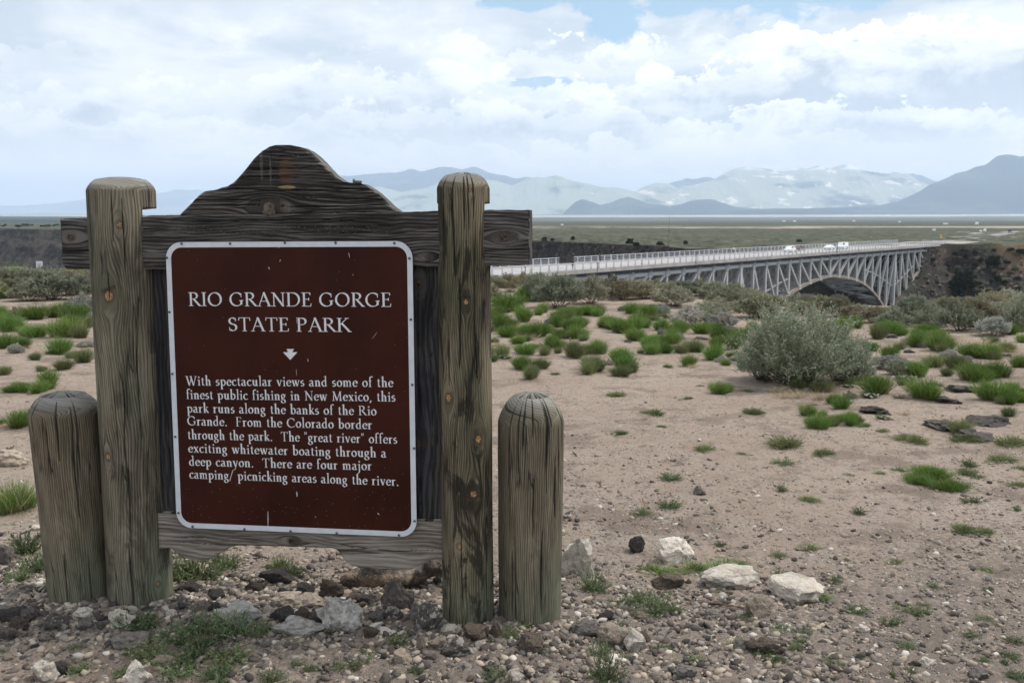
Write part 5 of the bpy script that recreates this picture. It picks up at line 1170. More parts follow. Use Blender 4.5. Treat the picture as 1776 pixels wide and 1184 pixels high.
for a in [(970, 534, 76, 56), (934, 522, 52, 48), (1022, 527, 62, 48), (1056, 514, 60, 36, O_), (1082, 520, 52, 34, O_), (1118, 518, 40, 28, O_), (1167, 531, 70, 40), (1150, 516, 50, 26, O_), (1220, 514, 54, 30, O_), (1262, 534, 68, 40, O_), (1240, 520, 50, 32), (1308, 552, 62, 44, O_), (1240, 542, 60, 26), (858, 505, 36, 28), (884, 506, 34, 32, O_), (905, 500, 30, 28, O_),
          (1322, 552, 58, 38, O_), (1393, 536, 52, 27), (1430, 542, 46, 30, O_), (1450, 549, 46, 38, O_), (1478, 552, 38, 24, O_), (1520, 560, 56, 28, O_), (1548, 566, 60, 32), (1588, 560, 68, 48), (1618, 566, 52, 38), (1664, 574, 72, 52), (1690, 566, 56, 50, O_), (1712, 566, 50, 42), (1735, 552, 40, 30), (1771, 574, 48, 62), (1756, 566, 40, 40),
          (36, 498, 62, 32), (92, 520, 84, 50), (60, 510, 60, 44), (135, 505, 50, 42, O_), (145, 520, 44, 44), (10, 488, 40, 22, O_), (104, 500, 50, 34), (-10, 500, 50, 36), (1290, 528, 50, 28, O_), (1000, 512, 50, 28), (1035, 508, 44, 26, O_), (1100, 512, 50, 26), (1135, 510, 44, 26, O_), (1190, 512, 50, 26), (1270, 518, 50, 28), (1385, 545, 50, 24, O_), (1600, 552, 60, 30), (1640, 548, 60, 34, O_), (1680, 548, 60, 34), (1720, 542, 60, 36, O_), (1750, 536, 60, 34), (20, 506, 60, 40, O_), (80, 500, 70, 36), (120, 512, 60, 44, O_), (50, 522, 60, 30), (160, 500, 60, 40)]:
    sage(*a)
for a in [(1335, 530, 60, 20, O_), (1375, 528, 54, 18), (1410, 528, 50, 16, O_), (1300, 524, 54, 24), (1260, 514, 50, 22, O_), (1500, 540, 50, 14), (1530, 546, 56, 16, O_), (1565, 548, 50, 18), (1170, 508, 50, 20, O_), (1120, 505, 50, 20), (1070, 503, 50, 20), (1210, 508, 50, 20)]:
    sage(*a)
for a in [(1197, 566, 70, 36, P_), (1245, 568, 58, 28, P_), (1225, 552, 66, 28, 'sage'), (1722, 582, 54, 34, P_), (1700, 572, 40, 26, P_), (150, 548, 44, 40, P_), (130, 540, 36, 26, P_), (1148, 548, 30, 20, P_), (1480, 655, 60, 30, P_), (1390, 660, 44, 36, P_), (1366, 652, 40, 30, P_), (1600, 602, 24, 14, P_), (1645, 628, 30, 24, P_), (1675, 630, 22, 16, P_), (1475, 690, 22, 16, P_), (1147, 580, 14, 14, P_), (1057, 633, 14, 14, P_), (28, 612, 24, 18, P_), (155, 600, 36, 12, P_), (905, 577, 22, 10, P_), (1548, 640, 60, 26, P_), (1560, 650, 40, 30, 'sage'), (35, 550, 40, 20, O_)]:
    sage(*a)
# filler beyond the visible rows and behind the sign, so the thicket goes on
for i in range(46):
    px = R1.uniform(-260, 2000); py = R1.uniform(497, 515) if px > 1500 or px < 0 else R1.uniform(500, 512)
    if 160 < px < 850 or px > 1776 or px < 0: sage(px, py + R1.uniform(0, 30), R1.uniform(50, 75), R1.uniform(34, 48), R1.choice(['sage', O_]))
for i in range(18): green(R1.uniform(200, 840), R1.uniform(545, 660), R1.uniform(22, 34))
bigm = [sage_mesh(777, 2500, 15, .038, .0135, .95, .60, .40, 2.2), sage_mesh(778, 1300, 14, .048, .017, .8, .58, .45, 1.0)]
for m_ in bigm: m_.materials.append(M['sage_big'])
bigb = branch_mesh(400, 60, .018); bigb.materials.append(M['twig'])
sage(1378, 666, 172, 134, label='largest grey green sagebrush with upright feathery shoots, right of centre', mesh=bigm[0], br=bigb)
sage(1460, 661, 96, 84, label='looser grey sagebrush pressed against the right side of the largest sagebrush', mesh=bigm[1], br=bigb)
sage(1322, 658, 84, 74, label='leafy grey lobe of sagebrush at the left foot of the largest one', mesh=bigm[1], br=bigb)
# dead twigs
for i, (px, py, w, lab) in enumerate([(1555, 648, 46, 'bare grey dead twigs sticking up between two green clumps'), (1328, 662, 26, 'brown dead branches under the left side of the big sagebrush'), (1560, 690, 44, 'dead dark branch lying by the lava slabs')]):
    p, W_ = place(px, py, w); obj('dead_branches', bigb, None, None, tuple(p), (0, 0, i), (W_, W_, W_ * (.8, .8, .25)[i]), None, lab, 'twigs')
# grass and flowers
def grass_mesh(seed, n=260, w=.014, lean=.5, hgt=1.0, dry=.0):
    r = np.random.default_rng(seed); b = r.normal(size=(n, 2)) * .12
    D_ = np.c_[b * 2.2 + r.normal(size=(n, 2)) * lean * .4, np.full(n, 1.0)]
    return lmesh('blades', [leaves(np.c_[b, np.zeros(n)], D_, hgt * r.uniform(.5, 1.05, n), w, 3, .25, np.clip(r.random(n) * (1 - dry) + dry, 0, 1), None, r)])
def weed_mesh(seed, stems=60, per=12, ll=.09, lw=.035):
    """low leafy weed: sprawling stems set with small leaves; unit width about 1, height about .45"""
    r = np.random.default_rng(seed); a_ = r.uniform(0, 6.283, stems); q_ = r.uniform(.1, 1.0, stems) ** .7
    D_ = np.stack([np.cos(a_) * q_, np.sin(a_) * q_, np.full(stems, .55) * (1.2 - q_ * .7)], 1); ln = r.uniform(.3, .55, stems)
    b0 = np.c_[r.normal(size=(stems, 2)) * .08, np.zeros(stems)]
    p1 = leaves(b0, D_, ln, .012, 1, 0, None, np.zeros(stems), r)
    k = np.repeat(np.arange(stems), per); t_ = np.tile(np.linspace(.15, 1, per), stems); Dn = D_ / np.linalg.norm(D_, axis=1)[:, None]
    P = b0[k] + Dn[k] * (ln[k] * t_)[:, None]
    p2 = leaves(P, Dn[k] * .5 + r.normal(size=(len(k), 3)) * .6 + np.array([0, 0, .35]), ll * r.uniform(.6, 1.2, len(k)), lw, 2, .1, None, .6 + .4 * t_, r)
    return lmesh('leaves', [p1, p2])
grass = [grass_mesh(500 + i, 240) for i in range(2)]; drygrass = [grass_mesh(510 + i, 130, .012, 1.0, 1.0, .6) for i in range(2)]
weeds = [weed_mesh(520 + i, (60, 80, 50)[i], 14, (.085, .06, .11)[i], (.034, .024, .03)[i]) for i in range(3)]
for m_ in grass: m_.materials.append(M['green'])
for m_ in drygrass: m_.materials.append(M['dry'])
for m_ in weeds: m_.materials.append(M['weed'])
def tuft(px, py, w, h, kind, label, group=None, cat=None):
    p, W_ = place(px, py, w); s_ = scale_at(p)
    pool, nm, u = {'grass': (grass, 'grass_tuft', .75), 'dry': (drygrass, 'dry_grass_tuft', .75), 'weed': (weeds, 'low_weed', 1.0)}[kind]
    return obj(nm, R1.choice(pool), None, None, (p[0], p[1], p[2] - .004), (0, 0, R1.uniform(0, 6.28)), (W_ / u, W_ / u, h * s_ / (.45 if kind == 'weed' else 1)), None, label, cat or ('weed' if kind == 'weed' else 'grass'), group)
# ragged fringe: smaller faded, dry and pale plants crowding the bright clumps
R2_ = random.Random(33)
for px, py, o, nm, z in [r_ for r_ in RANK if r_[3] == 'bright green clump']:
    if R2_.random() < .42: green(px + R2_.choice((-1, 1)) * R2_.uniform(9, 15), py + R2_.uniform(-4, 3), R2_.uniform(22, 32))
    if R2_.random() < .75:
        u = R2_.random(); x_, y_ = px + R2_.uniform(-16, 16), py + R2_.uniform(-7, 4); w_ = R2_.uniform(12, 24)
        if u < .5: green(x_, y_, w_, dull=True)
        elif u < .72: RANK.append((x_, y_, tuft(x_, y_, w_, w_ * .8, 'dry', 'straw', ''), 'straw coloured grass', zone_of(x_)))
        elif u < .88: sage(x_, y_, w_, w_ * .6, 'sage_pale')
        else: green(x_, y_, w_ * .8)
for px, py, w, h in [(20, 888, 52, 86), (38, 884, 46, 76), (5, 890, 40, 70), (52, 880, 26, 50)]: RANK.append((px, py, tuft(px, py, w, h, 'grass', 'grass', ''), 'tall green grass tuft', 'beside the left bollard'))
tuft(30, 886, 60, 96, 'dry', 'dry yellow stalks standing in the tall grass at the left edge')
G1 = 'leafy weeds in the left foreground rubble'
for px, py, w, h in [(350, 1096, 84, 40), (405, 1100, 80, 44), (300, 1110, 76, 30), (335, 1145, 80, 30), (400, 1146, 80, 30), (255, 1136, 70, 28), (380, 1180, 90, 30), (470, 1182, 60, 28), (310, 1170, 70, 24), (455, 1100, 50, 26), (350, 1125, 80, 40), (280, 1150, 60, 24), (220, 1118, 50, 18)]:
    RANK.append((px, py, tuft(px, py, w, h, 'weed', 'weed', G1), 'leafy weed', 'in the patch below the left post'))
for px, py, w, h, lab in [(238, 1090, 80, 34, 'spreading green weed against the foot of the left post'), (210, 1088, 40, 30, 'small weed over the white stone at the left post'), (345, 1004, 112, 46, 'dark green weed patch under the left scallop of the bottom rail'), (315, 1000, 60, 40, 'dark weed touching the right side of the left post'),
                          (395, 985, 60, 34, 'weed hanging below the bottom rail at left'), (1052, 1182, 70, 60, 'bright leafy weed at the bottom edge right of the bollards'), (1040, 1140, 46, 30, 'sprawling weed left of the two-lobed pale rock'), (1030, 1025, 60, 44, 'green weed in the shade of the white boulder by the right bollard'),
                          (885, 1105, 40, 28, 'fine green weed at the foot of the right bollard'), (692, 1117, 44, 26, 'small green weed in front of the rubble between the posts'), (135, 1165, 44, 20, 'small weed tuft at bottom left between flat stones'), (590, 1160, 38, 16, 'little weed among gravel right of the weedy patch'), (505, 1000, 50, 30, 'weed behind the rubble under the panel'), (45, 960, 60, 50, 'yellowing leafy weed at the left edge by the bollard'),
                          (60, 990, 60, 40, 'scruffy low weed beside the left bollard foot'), (30, 1010, 50, 30, 'scruffy weed near the left edge in gravel'), (860, 1175, 60, 18, 'tiny weeds at bottom centre'), (1140, 1062, 80, 36, 'dry green weed right of the white boulder'), (1110, 1045, 60, 26, 'sparse weed behind the tan stones right of the bollard')]:
    tuft(px, py, w, h, 'weed', lab)
for px, py, w, h, lab in [(484, 985, 36, 36, 'small spiky grass tuft under the middle of the bottom rail'), (1250, 988, 70, 22, 'green grass behind the pale flat rock on the right'), (1200, 990, 50, 18, 'short grass at the foot of the whitish boulder'), (1150, 996, 60, 20, 'short grass left of the whitish boulder'), (1285, 984, 24, 22, 'small upright grass tuft behind the pale flat rock'), (1430, 1040, 34, 14, 'grass at the right end of the white slab')]:
    tuft(px, py, w, h, 'grass', lab)
rr4 = random.Random(11)
for i in range(64):
    px = rr4.uniform(1010, 1776); py = rr4.uniform(985, 1180) if i < 52 else rr4.uniform(800, 985)
    tuft(px, py, rr4.uniform(22, 52), rr4.uniform(9, 17), 'weed', 'tiny low weed in the gravel at lower right', 'tiny weeds in the gravel at lower right')
for i in range(26):
    px = rr4.uniform(0, 1000); py = rr4.uniform(1075, 1184)
    tuft(px, py, rr4.uniform(18, 40), rr4.uniform(8, 14), 'weed', 'tiny low weed in the gravel in front of the posts', 'tiny weeds in the gravel in front of the posts')
for px, py, w, h in [(1385, 690, 34, 26), (1420, 694, 34, 30), (1360, 690, 30, 20), (1440, 680, 30, 26), (1350, 680, 40, 18), (1480, 690, 24, 22), (1700, 600, 50, 24), (1740, 610, 40, 20), (1650, 590, 40, 20), (1570, 720, 20, 14), (920, 590, 30, 22), (940, 600, 24, 18), (1110, 590, 24, 18), (880, 560, 30, 18), (860, 600, 30, 16), (1215, 600, 26, 18), (1650, 745, 44, 38), (1640, 738, 34, 30)]:
    RANK.append((px, py, tuft(px, py, w, h, 'dry', 'straw', ''), 'straw coloured grass', zone_of(px)))
def flower_mesh(seed, n=14):
    r = np.random.default_rng(seed); parts = []
    for _ in range(n):
        c = np.array([r.normal() * .3, r.normal() * .3, r.uniform(.25, .5)]); a_ = np.linspace(0, 6.283, 6)[:-1]
        parts.append(leaves(np.repeat(c[None], 5, 0), np.c_[np.cos(a_), np.sin(a_), np.full(5, .25)], .085, .07, 1, 0, None, np.ones(5), r))
    return lmesh('flowers', parts)
fl = flower_mesh(3, 22); fl.materials.append(M['petal'])
for px, py, w, lab in [(1505, 690, 30, 'cluster of small white flowers low beside the big sagebrush'), (1530, 727, 26, 'white flowers on bare dirt left of the dark slabs'), (1568, 660, 34, 'bright white flowers behind the round green clump'), (1470, 672, 20, 'few white flowers under the big sagebrush'), (875, 622, 26, 'tiny white flowers near the right post')]:
    p, W_ = place(px, py, w); t_ = thing('flowering_plant', lab, 'flowers', tuple(p)); obj('flowers', fl, None, t_, scale=(W_, W_, W_ * .6)); obj('leaves', low[0], None, t_, scale=(W_ * .8, W_ * .8, W_ * .4))

# ================================================================ rocks
def rock(px, cy, w, h, m, label, seed, cuts=9, amp=.22, group=None, cat='rock', name='rock', sub=4, bury=.28, flatf=.75, me=None):
    """w, h in photo pixels, standing on the ground under its lower edge"""
    p = gpt(px, cy + h * .40); s_ = scale_at(p); W_ = w * s_ / 2; H_ = h * s_ / 2
    H_ = max(H_ / .92, W_ * .3)
    if me is None:
        me = ico(1.0, sub, seed, amp, 1.3, (1, flatf, 1), cuts); me.materials.append(M[m])
    o = obj(name, me, None, None, (p[0], p[1] + W_ * flatf * .3, p[2] + H_ * (1 - bury * 1.6)), (0, 0, 0), (W_ * 1.12, W_ * 1.12, H_ * 1.2), None, label, cat, group)
    return o
wr, gr_, br, ba, ta, sp_ = 'whiterock', 'greyrock', 'brownrock', 'basalt', 'tanrock', 'spotrock'
for i, a in enumerate([(1000, 969, 62, 66, wr, 'large whitish rounded boulder behind the right bollard'), (1170, 953, 66, 50, wr, 'upright whitish boulder alone right of the bollards'), (1106, 947, 33, 28, ba, 'dark brown stone left of the upright whitish boulder'), (1263, 999, 98, 32, wr, 'pale flat rock with grey hollow at right of the whitish boulder'),
    (1157, 1006, 54, 30, br, 'brown stone in front of the upright whitish boulder'), (1389, 1022, 104, 40, wr, 'flat white slab farthest right in the row of pale rocks'), (1317, 1053, 50, 40, ta, 'tan angular stone below the flat white slab'), (1327, 1119, 58, 32, br, 'brown grey flat stone at lower right'), (1287, 1120, 27, 22, gr_, 'small grey stone touching the brown grey flat stone'),
    (1068, 1102, 56, 42, ta, 'pale two-lobed rock at lower right of the bollard'), (1100, 1108, 40, 44, wr, 'pale upright lobe beside the two-lobed rock'), (1120, 1098, 18, 34, ta, 'narrow pale stone leaning right of the two-lobed rock'), (1253, 1038, 18, 16, wr, 'small bright white stone left of the tan angular stone'), (1235, 1066, 32, 17, gr_, 'small grey white flat stone in lower right gravel'), (1112, 1069, 20, 14, ta, 'small tan pebble above the two-lobed rock'),
    (1050, 1068, 30, 18, ba, 'flat dark stone right of the right bollard foot'), (1016, 1092, 54, 24, gr_, 'grey flaky slab right of the right bollard foot'), (592, 1066, 66, 66, 'crustrock', 'jagged pale grey pointed rock below the panel'), (497, 1037, 54, 24, ta, 'cream coloured flat stone below the panel, left one of two'),
    (537, 1044, 62, 22, ta, 'cream coloured flat stone below the panel, right one of two'), (686, 1036, 50, 54, gr_, 'grey pointed stone under the long curved brown rock'), (744, 1074, 50, 48, sp_, 'dark stone with pale specks at the left foot of the right post'), (722, 1064, 28, 40, gr_, 'thin grey stone leaning on the dark speckled stone'), (513, 1090, 78, 26, 'crustrock', 'low pale topped stone in front of the cream stones'),
    (412, 1066, 86, 36, 'crustrock', 'grey wedge stone with white crust right of the left post'), (348, 1050, 30, 26, ta, 'tan stone on the bare dirt right of the left post'), (298, 1066, 20, 18, wr, 'small crusty white stone right of the left post'), (206, 1076, 50, 30, wr, 'white stone at the foot of the left post'), (144, 1062, 32, 20, wr, 'white stone between the left bollard and the left post'),
    (147, 1083, 30, 22, gr_, 'lichen-grey stone below the left bollard'), (97, 1081, 44, 30, sp_, 'grey knobbly stone below the left bollard'), (22, 1064, 44, 30, ba, 'dark grey stone at the left edge'), (47, 1066, 28, 26, gr_, 'tilted grey slab stone near the left edge'), (28, 1084, 32, 24, br, 'brown blocky stone near the left edge'), (10, 1099, 30, 26, gr_, 'smooth grey stone cut by the left edge'),
    (36, 1098, 20, 15, ta, 'small cream pebble near the left edge'), (12, 1140, 22, 14, ta, 'flat cream pebble at the bottom left edge'), (78, 1162, 44, 34, wr, 'half buried white stone at bottom left'), (102, 1158, 30, 26, ba, 'dark stone joined to the half buried white stone'), (236, 1168, 50, 36, wr, 'white block at the bottom edge below the left post'), (283, 1148, 44, 14, ta, 'flat pale stone in the weedy patch'),
    (783, 1093, 33, 18, wr, 'bright white elongated stone at the foot of the right post'), (823, 1095, 50, 30, br, 'dark brown rough stone in front of the right post'), (922, 1111, 54, 38, br, 'square brown grey stone in front of the right bollard'), (860, 1093, 24, 30, br, 'upright brown stone between the right post and right bollard'), (799, 1121, 56, 30, sp_, 'brown stone with white patches below the right post'),
    (730, 1113, 19, 34, ta, 'narrow upright tan stone in front of the speckled stone'), (761, 1115, 32, 24, ta, 'tan pink stone beside the narrow upright stone'), (831, 1117, 14, 18, wr, 'small white egg-shaped stone below the dark brown stone'), (898, 1172, 28, 24, wr, 'white stone at the bottom edge near the centre'), (694, 1140, 34, 24, ta, 'flat square tan slab in the dirt at bottom centre'), (574, 1022, 48, 36, br, 'rounded brown stone behind the jagged pale rock'),
    (532, 1022, 36, 32, ba, 'round dark stone left of the rounded brown stone'), (481, 999, 60, 34, ba, 'large dark basalt stone under the middle of the rail'), (634, 1041, 38, 22, ba, 'dark flat stone between the jagged and pointed rocks'), (650, 1068, 32, 26, gr_, 'grey stone right of the jagged pale rock'), (674, 1064, 44, 26, sp_, 'stone with white frosted top right of the jagged pale rock'), (489, 1066, 42, 26, ba, 'dark stone below the left cream stone'),
    (553, 1069, 40, 30, ba, 'dark stone touching the left side of the jagged pale rock'), (525, 1064, 28, 24, br, 'reddish brown stone between two dark stones'), (466, 1056, 16, 16, wr, 'tiny white stone left of the cream stones'), (222, 1112, 66, 24, gr_, 'flat grey slab below the foot of the left post'), (1213, 850, 24, 18, gr_, 'lone grey stone on the bare dirt right of the bollard'), (15, 794, 56, 30, ta, 'tan flat rock behind the tall grass at the left edge'),
    (8, 965, 30, 36, gr_, 'grey angular stone at the left edge beside weeds'), (62, 915, 18, 10, wr, 'small pinkish white stone left of the left bollard'), (640, 1098, 30, 20, br, 'brown stone in front of the grey stone row'), (440, 1018, 34, 18, br, 'brown flat stone behind the wedge stone'), (372, 1030, 30, 18, ba, 'dark stone behind the tan stone'), (330, 1018, 40, 18, ba, 'dark flat stone under the dark weeds'), (610, 1012, 26, 20, br, 'small brown stone tucked under the long curved rock'),
    (850, 1062, 18, 22, ba, 'dark stone wedged between the right post and right bollard'), (1185, 1165, 40, 20, gr_, 'grey flat stone at the bottom edge right of the weed'), (1605, 1150, 30, 16, wr, 'pale stone at the bottom right'), (1700, 1168, 36, 20, gr_, 'grey stone at the bottom right corner'), (1500, 1090, 20, 12, wr, 'small white stone in the lower right gravel'), (1390, 950, 22, 9, ta, 'small tan stone right of centre on bare dirt')]):
    ov = dict(cuts=12, amp=.28)
    if 'long curved' in a[5]: ov = dict(cuts=5, amp=.35, flatf=.35)
    if 'jagged' in a[5]: ov = dict(cuts=14, amp=.42)
    rock(*a, 900 + i, **ov)
def long_rock():
    up = np.array([(596, 1008), (600, 992), (612, 986), (628, 982), (638, 969), (646, 965), (656, 972), (668, 980), (690, 988), (712, 989), (726, 980), (738, 969), (750, 966), (764, 970), (790, 978), (800, 990)], float)
    dn = np.array([(596, 1012), (606, 1019), (625, 1022), (650, 1017), (690, 1008), (720, 1006), (745, 1001), (770, 999), (790, 996), (800, 993)], float)
    p0 = gpt(680, 1016); Y0 = p0[1] + .02; n, k = 90, 22; xs = np.linspace(596, 800, n); V = []
    for i, x_ in enumerate(xs):
        a_ = at_y(x_, np.interp(x_, up[:, 0], up[:, 1]), Y0); b_ = at_y(x_, np.interp(x_, dn[:, 0], dn[:, 1]), Y0); c_ = (a_ + b_) / 2; hz_ = (a_[2] - b_[2]) / 2; th_ = .055 * math.sin(math.pi * (i + 1) / (n + 1)) ** .5 + .004
        for j in range(k):
            t_ = 2 * math.pi * j / k; e = .8; q3 = Vector((c_[0], c_[1] + th_ * math.copysign(abs(math.cos(t_)) ** e, math.cos(t_)), c_[2] + hz_ * math.copysign(abs(math.sin(t_)) ** e, math.sin(t_)))); nn_ = mn.fractal(q3 * 14, .6, 2.1, 5) * .024
            V.append((q3.x, q3.y + math.cos(t_) * nn_, q3.z + math.sin(t_) * nn_))
    V = np.array(V); lo_ = V.min(0); me = mesh_np('long_rock', V - p0, [grid_faces(k, n, True), np.arange(k)[None, ::-1], (np.arange(k) + (n - 1) * k)[None]], False)
    m, q = mat('two_tone_rock'); oc = q.new('ShaderNodeTexCoord').outputs['Object']; z = q.new('ShaderNodeSeparateXYZ', {0: oc}).outputs[2]; n1 = q.noise(oc, 14, 6, .7); n2 = q.noise(oc, 90, 4, .7)
    f = q.ss(q.math('ADD', z, q.math('MULTIPLY', n1, .06)), .078, .100); nv_ = q.ss(n2, .35, .65)
    setc(q, q.mix(f, q.mix(nv_, (0.20, 0.145, 0.10), (0.36, 0.28, 0.205)), q.mix(nv_, (0.075, 0.058, 0.05), (0.17, 0.14, 0.12)))); q.b.inputs['Roughness'].default_value = .9; bump(q, q.math('ADD', n1, n2), .012)
    obj('rock', me, m, None, tuple(p0), label='long brown rock with two peaks lying under the right scallop of the rail', cat='rock')
long_rock()
for px, py, w, h, lab in [(1668, 672, 72, 24, 'black lava slab behind the round green clumps at right, upper one'), (1648, 694, 56, 16, 'narrow black lava slab left of the upper slab'), (1520, 713, 64, 14, 'isolated dark lava slab near the white flowers'), (1640, 738, 76, 24, 'dark lava slab under the pale dry plant'), (1718, 727, 100, 34, 'largest black lava slab near the right edge'), (1690, 755, 90, 22, 'low dark lava slab at the right edge of the outcrop'), (1262, 571, 54, 12, 'dark flat rock behind the left side of the big sagebrush'), (1216, 586, 30, 8, 'small flat dark rock left of the big sagebrush'), (1090, 592, 24, 6, 'thin dark rock edge in the path'), (1548, 584, 36, 10, 'flat grey rock between clumps right of the big sagebrush'), (1577, 610, 24, 7, 'small dark rock between clumps on the right'), (1748, 616, 24, 8, 'dark flat rock near the right edge among clumps')]:
    rock(px, py, w * .75, h * .6, ba, lab, 1300 + int(px), cuts=10, amp=.5, flatf=1.1, bury=.5)
# loose stones, one by one
shapes = {}
for mi, mk in enumerate((ba, br, gr_, ta, wr, sp_)):
    shapes[mk] = []
    for k in range(5):
        me = ico(1.0, 2, 1500 + mi * 10 + k, .25, 1.3, (1, .8, .9), 9); me.materials.append(M[mk]); shapes[mk].append(me)
adj = {ba: 'dark basalt', br: 'brown', gr_: 'grey', ta: 'tan', wr: 'whitish', sp_: 'crusted dark'}
rr5 = random.Random(77)
def loose(n, fx, fy, wlo, whi, where, mats, wts):
    for _ in range(n):
        px, py = fx(), fy(); 
        if py > 1190 or px < -10: continue
        mk = rr5.choices(mats, wts)[0]; w = wlo + (whi - wlo) * rr5.random() ** 2; p = gpt(px, py); s_ = scale_at(p); W_ = w * s_ / 2
        obj('stone', rr5.choice(shapes[mk]), None, None, (p[0], p[1], p[2] + W_ * .25), (rr5.uniform(-.3, .3), rr5.uniform(-.3, .3), rr5.uniform(0, 6.28)), (W_ * rr5.uniform(.9, 1.3), W_ * rr5.uniform(.7, 1), W_ * rr5.uniform(.45, .8)), None,
            f'small {adj[mk]} stone in the rubble {where}', 'stone', f'small {adj[mk]} stones {where}')
ms = (ba, br, gr_, ta, wr, sp_)
loose(120, lambda: rr5.uniform(300, 760), lambda: rr5.gauss(1045, 38), 9, 34, 'between the two signposts', ms, (4, 4, 5, 3, 1.2, 1))
loose(75, lambda: rr5.uniform(0, 300), lambda: rr5.gauss(1085, 38), 9, 30, 'below the left bollard and post', ms, (3, 3, 6, 2.5, 1.2, 1))
loose(45, lambda: rr5.uniform(560, 1010), lambda: rr5.gauss(1118, 26), 8, 26, 'in front of the right post and bollard', ms, (3, 4, 4, 2, 1, 1))
loose(60, lambda: rr5.gauss(1240, 110), lambda: rr5.gauss(1070, 46), 8, 22, 'right of the bollards', ms, (2, 3, 5, 2.5, 1.5, .5))
loose(30, lambda: rr5.uniform(1300, 1776), lambda: rr5.uniform(1020, 1184), 8, 18, 'at the lower right', ms, (2, 3, 5, 2, 1.5, .3))
# gravel: uncountable
ico0 = ico(1.0, 1, 3, 0, 1, (1, 1, 1)); bv = np.array([v.co for v in ico0.vertices]); bf = np.array([p.vertices[:] for p in ico0.polygons])
def ico12():
    g = (1 + 5 ** .5) / 2; v = np.array([(-1, g, 0), (1, g, 0), (-1, -g, 0), (1, -g, 0), (0, -1, g), (0, 1, g), (0, -1, -g), (0, 1, -g), (g, 0, -1), (g, 0, 1), (-g, 0, -1), (-g, 0, 1)]) / math.hypot(1, g)
    f = np.array([(0, 11, 5), (0, 5, 1), (0, 1, 7), (0, 7, 10), (0, 10, 11), (1, 5, 9), (5, 11, 4), (11, 10, 2), (10, 7, 6), (7, 1, 8), (3, 9, 4), (3, 4, 2), (3, 2, 6), (3, 6, 8), (3, 8, 9), (4, 9, 5), (2, 4, 11), (6, 2, 10), (8, 6, 7), (9, 8, 1)]); return v, f
iv, if_ = ico12()
ov = np.array([(1, 0, 0), (0, 1, 0), (-1, 0, 0), (0, -1, 0), (0, 0, 1), (0, 0, -1)], float); of_ = np.array([(0, 1, 4), (1, 2, 4), (2, 3, 4), (3, 0, 4), (1, 0, 5), (2, 1, 5), (3, 2, 5), (0, 3, 5)])
def gravel_obj(name, X, Y, Sz, label, pale=.12, dark=.3, fine=False):
    iv, if_ = (ov, of_) if fine else ico12(); nvv = len(iv)
    n = len(X); r = np.random.default_rng(len(X)); Zg = gz(X, Y)
    V = iv[None] * (1 + r.uniform(-.28, .28, (n, nvv, 1))) * (Sz[:, None] * np.stack([r.uniform(.8, 1.5, n), r.uniform(.7, 1.1, n), r.uniform(.4, .85, n)], 1))[:, None]
    a_ = r.uniform(0, 6.283, n); c_, s_ = np.cos(a_)[:, None], np.sin(a_)[:, None]
    tl = r.normal(size=(n, 1)) * .35; x0 = V[..., 0] * c_ - V[..., 1] * s_; y0 = V[..., 0] * s_ + V[..., 1] * c_; z0 = V[..., 2] + x0 * tl
    V = np.stack([x0 + X[:, None], y0 + Y[:, None], z0 + Zg[:, None] + (Sz * .15)[:, None]], -1).reshape(-1, 3)
    F_ = (if_[None] + (np.arange(n) * nvv)[:, None, None]).reshape(-1, 3)
    pal = np.array([(0.155, 0.135, 0.12), (0.24, 0.205, 0.175), (0.30, 0.245, 0.19), (0.07, 0.06, 0.056), (0.10, 0.08, 0.068), (0.44, 0.40, 0.35), (0.34, 0.28, 0.22)])
    k = r.choice(7, n, p=(lambda a_: a_ / a_.sum())(np.array([.24, .20, .16, dark * .5, dark * .5, pale * .45, .12]))); col = pal[k] * r.uniform(.75, 1.25, (n, 1))
    col4 = np.c_[np.repeat(col, nvv, 0), np.ones(n * nvv)]
    return obj(name, mesh_np(name, V, F_, False, {'col': ('FLOAT_COLOR', col4)}), M['attr'], kind='stuff', label=label, cat='gravel')
r9 = np.random.default_rng(9)
def scatter(n, fn):
    X_, Y_ = [], []
    while len(X_) < n:
        x, y = r9.uniform(-3.6, 5.2, 20000), r9.uniform(2.6, 9.0, 20000); x *= y / 5
        k = r9.random(20000) < fn(x, y); X_ += list(x[k]); Y_ += list(y[k])
    return np.array(X_[:n]), np.array(Y_[:n])
d_sign = lambda x, y: np.exp(-((y - (3.78 - .15 * x)) / .42) ** 2) * sstep(-x, -.55, -.05)
d_right = lambda x, y: np.exp(-((y - 3.75) / .55) ** 2 - ((x - .75) / .55) ** 2) * .8
heap = lambda x, y: np.clip(d_sign(x, y) + d_right(x, y) * .6, 0, 1)
X_, Y_ = scatter(10500, heap); gravel_obj('rubble', X_, Y_, .006 + .015 * r9.random(len(X_)) ** 1.8, 'dense grey and brown rubble heaped round the foot of the sign', .20, .34)
X_, Y_ = scatter(14000, heap); gravel_obj('gravel', X_, Y_, .003 + .006 * r9.random(len(X_)) ** 2, 'fine gravel filling the rubble round the sign', .12, .28, True)
open_ = lambda x, y: np.clip((.22 + .5 * sstep(-y, -5.5, -3) + .55 * (fbm(x * 1.5, y * 1.5, 3, 71) > .0)) * (.45 + .55 * sstep(x, -.3, .8)), 0, 1) * (sstep(-y, -8.8, -4.2) * .9 + .1)
X_, Y_ = scatter(60000, open_); gravel_obj('loose_gravel', X_, Y_, .0022 + .0060 * r9.random(len(X_)) ** 2.4, 'fine loose gravel strewn over the bare sandy ground', .30, .20, True)
X_, Y_ = scatter(8000, open_); gravel_obj('loose_pebbles', X_, Y_, .0055 + .0135 * r9.random(len(X_)) ** 2.6, 'scattered pebbles on the bare sandy ground', .30, .18)
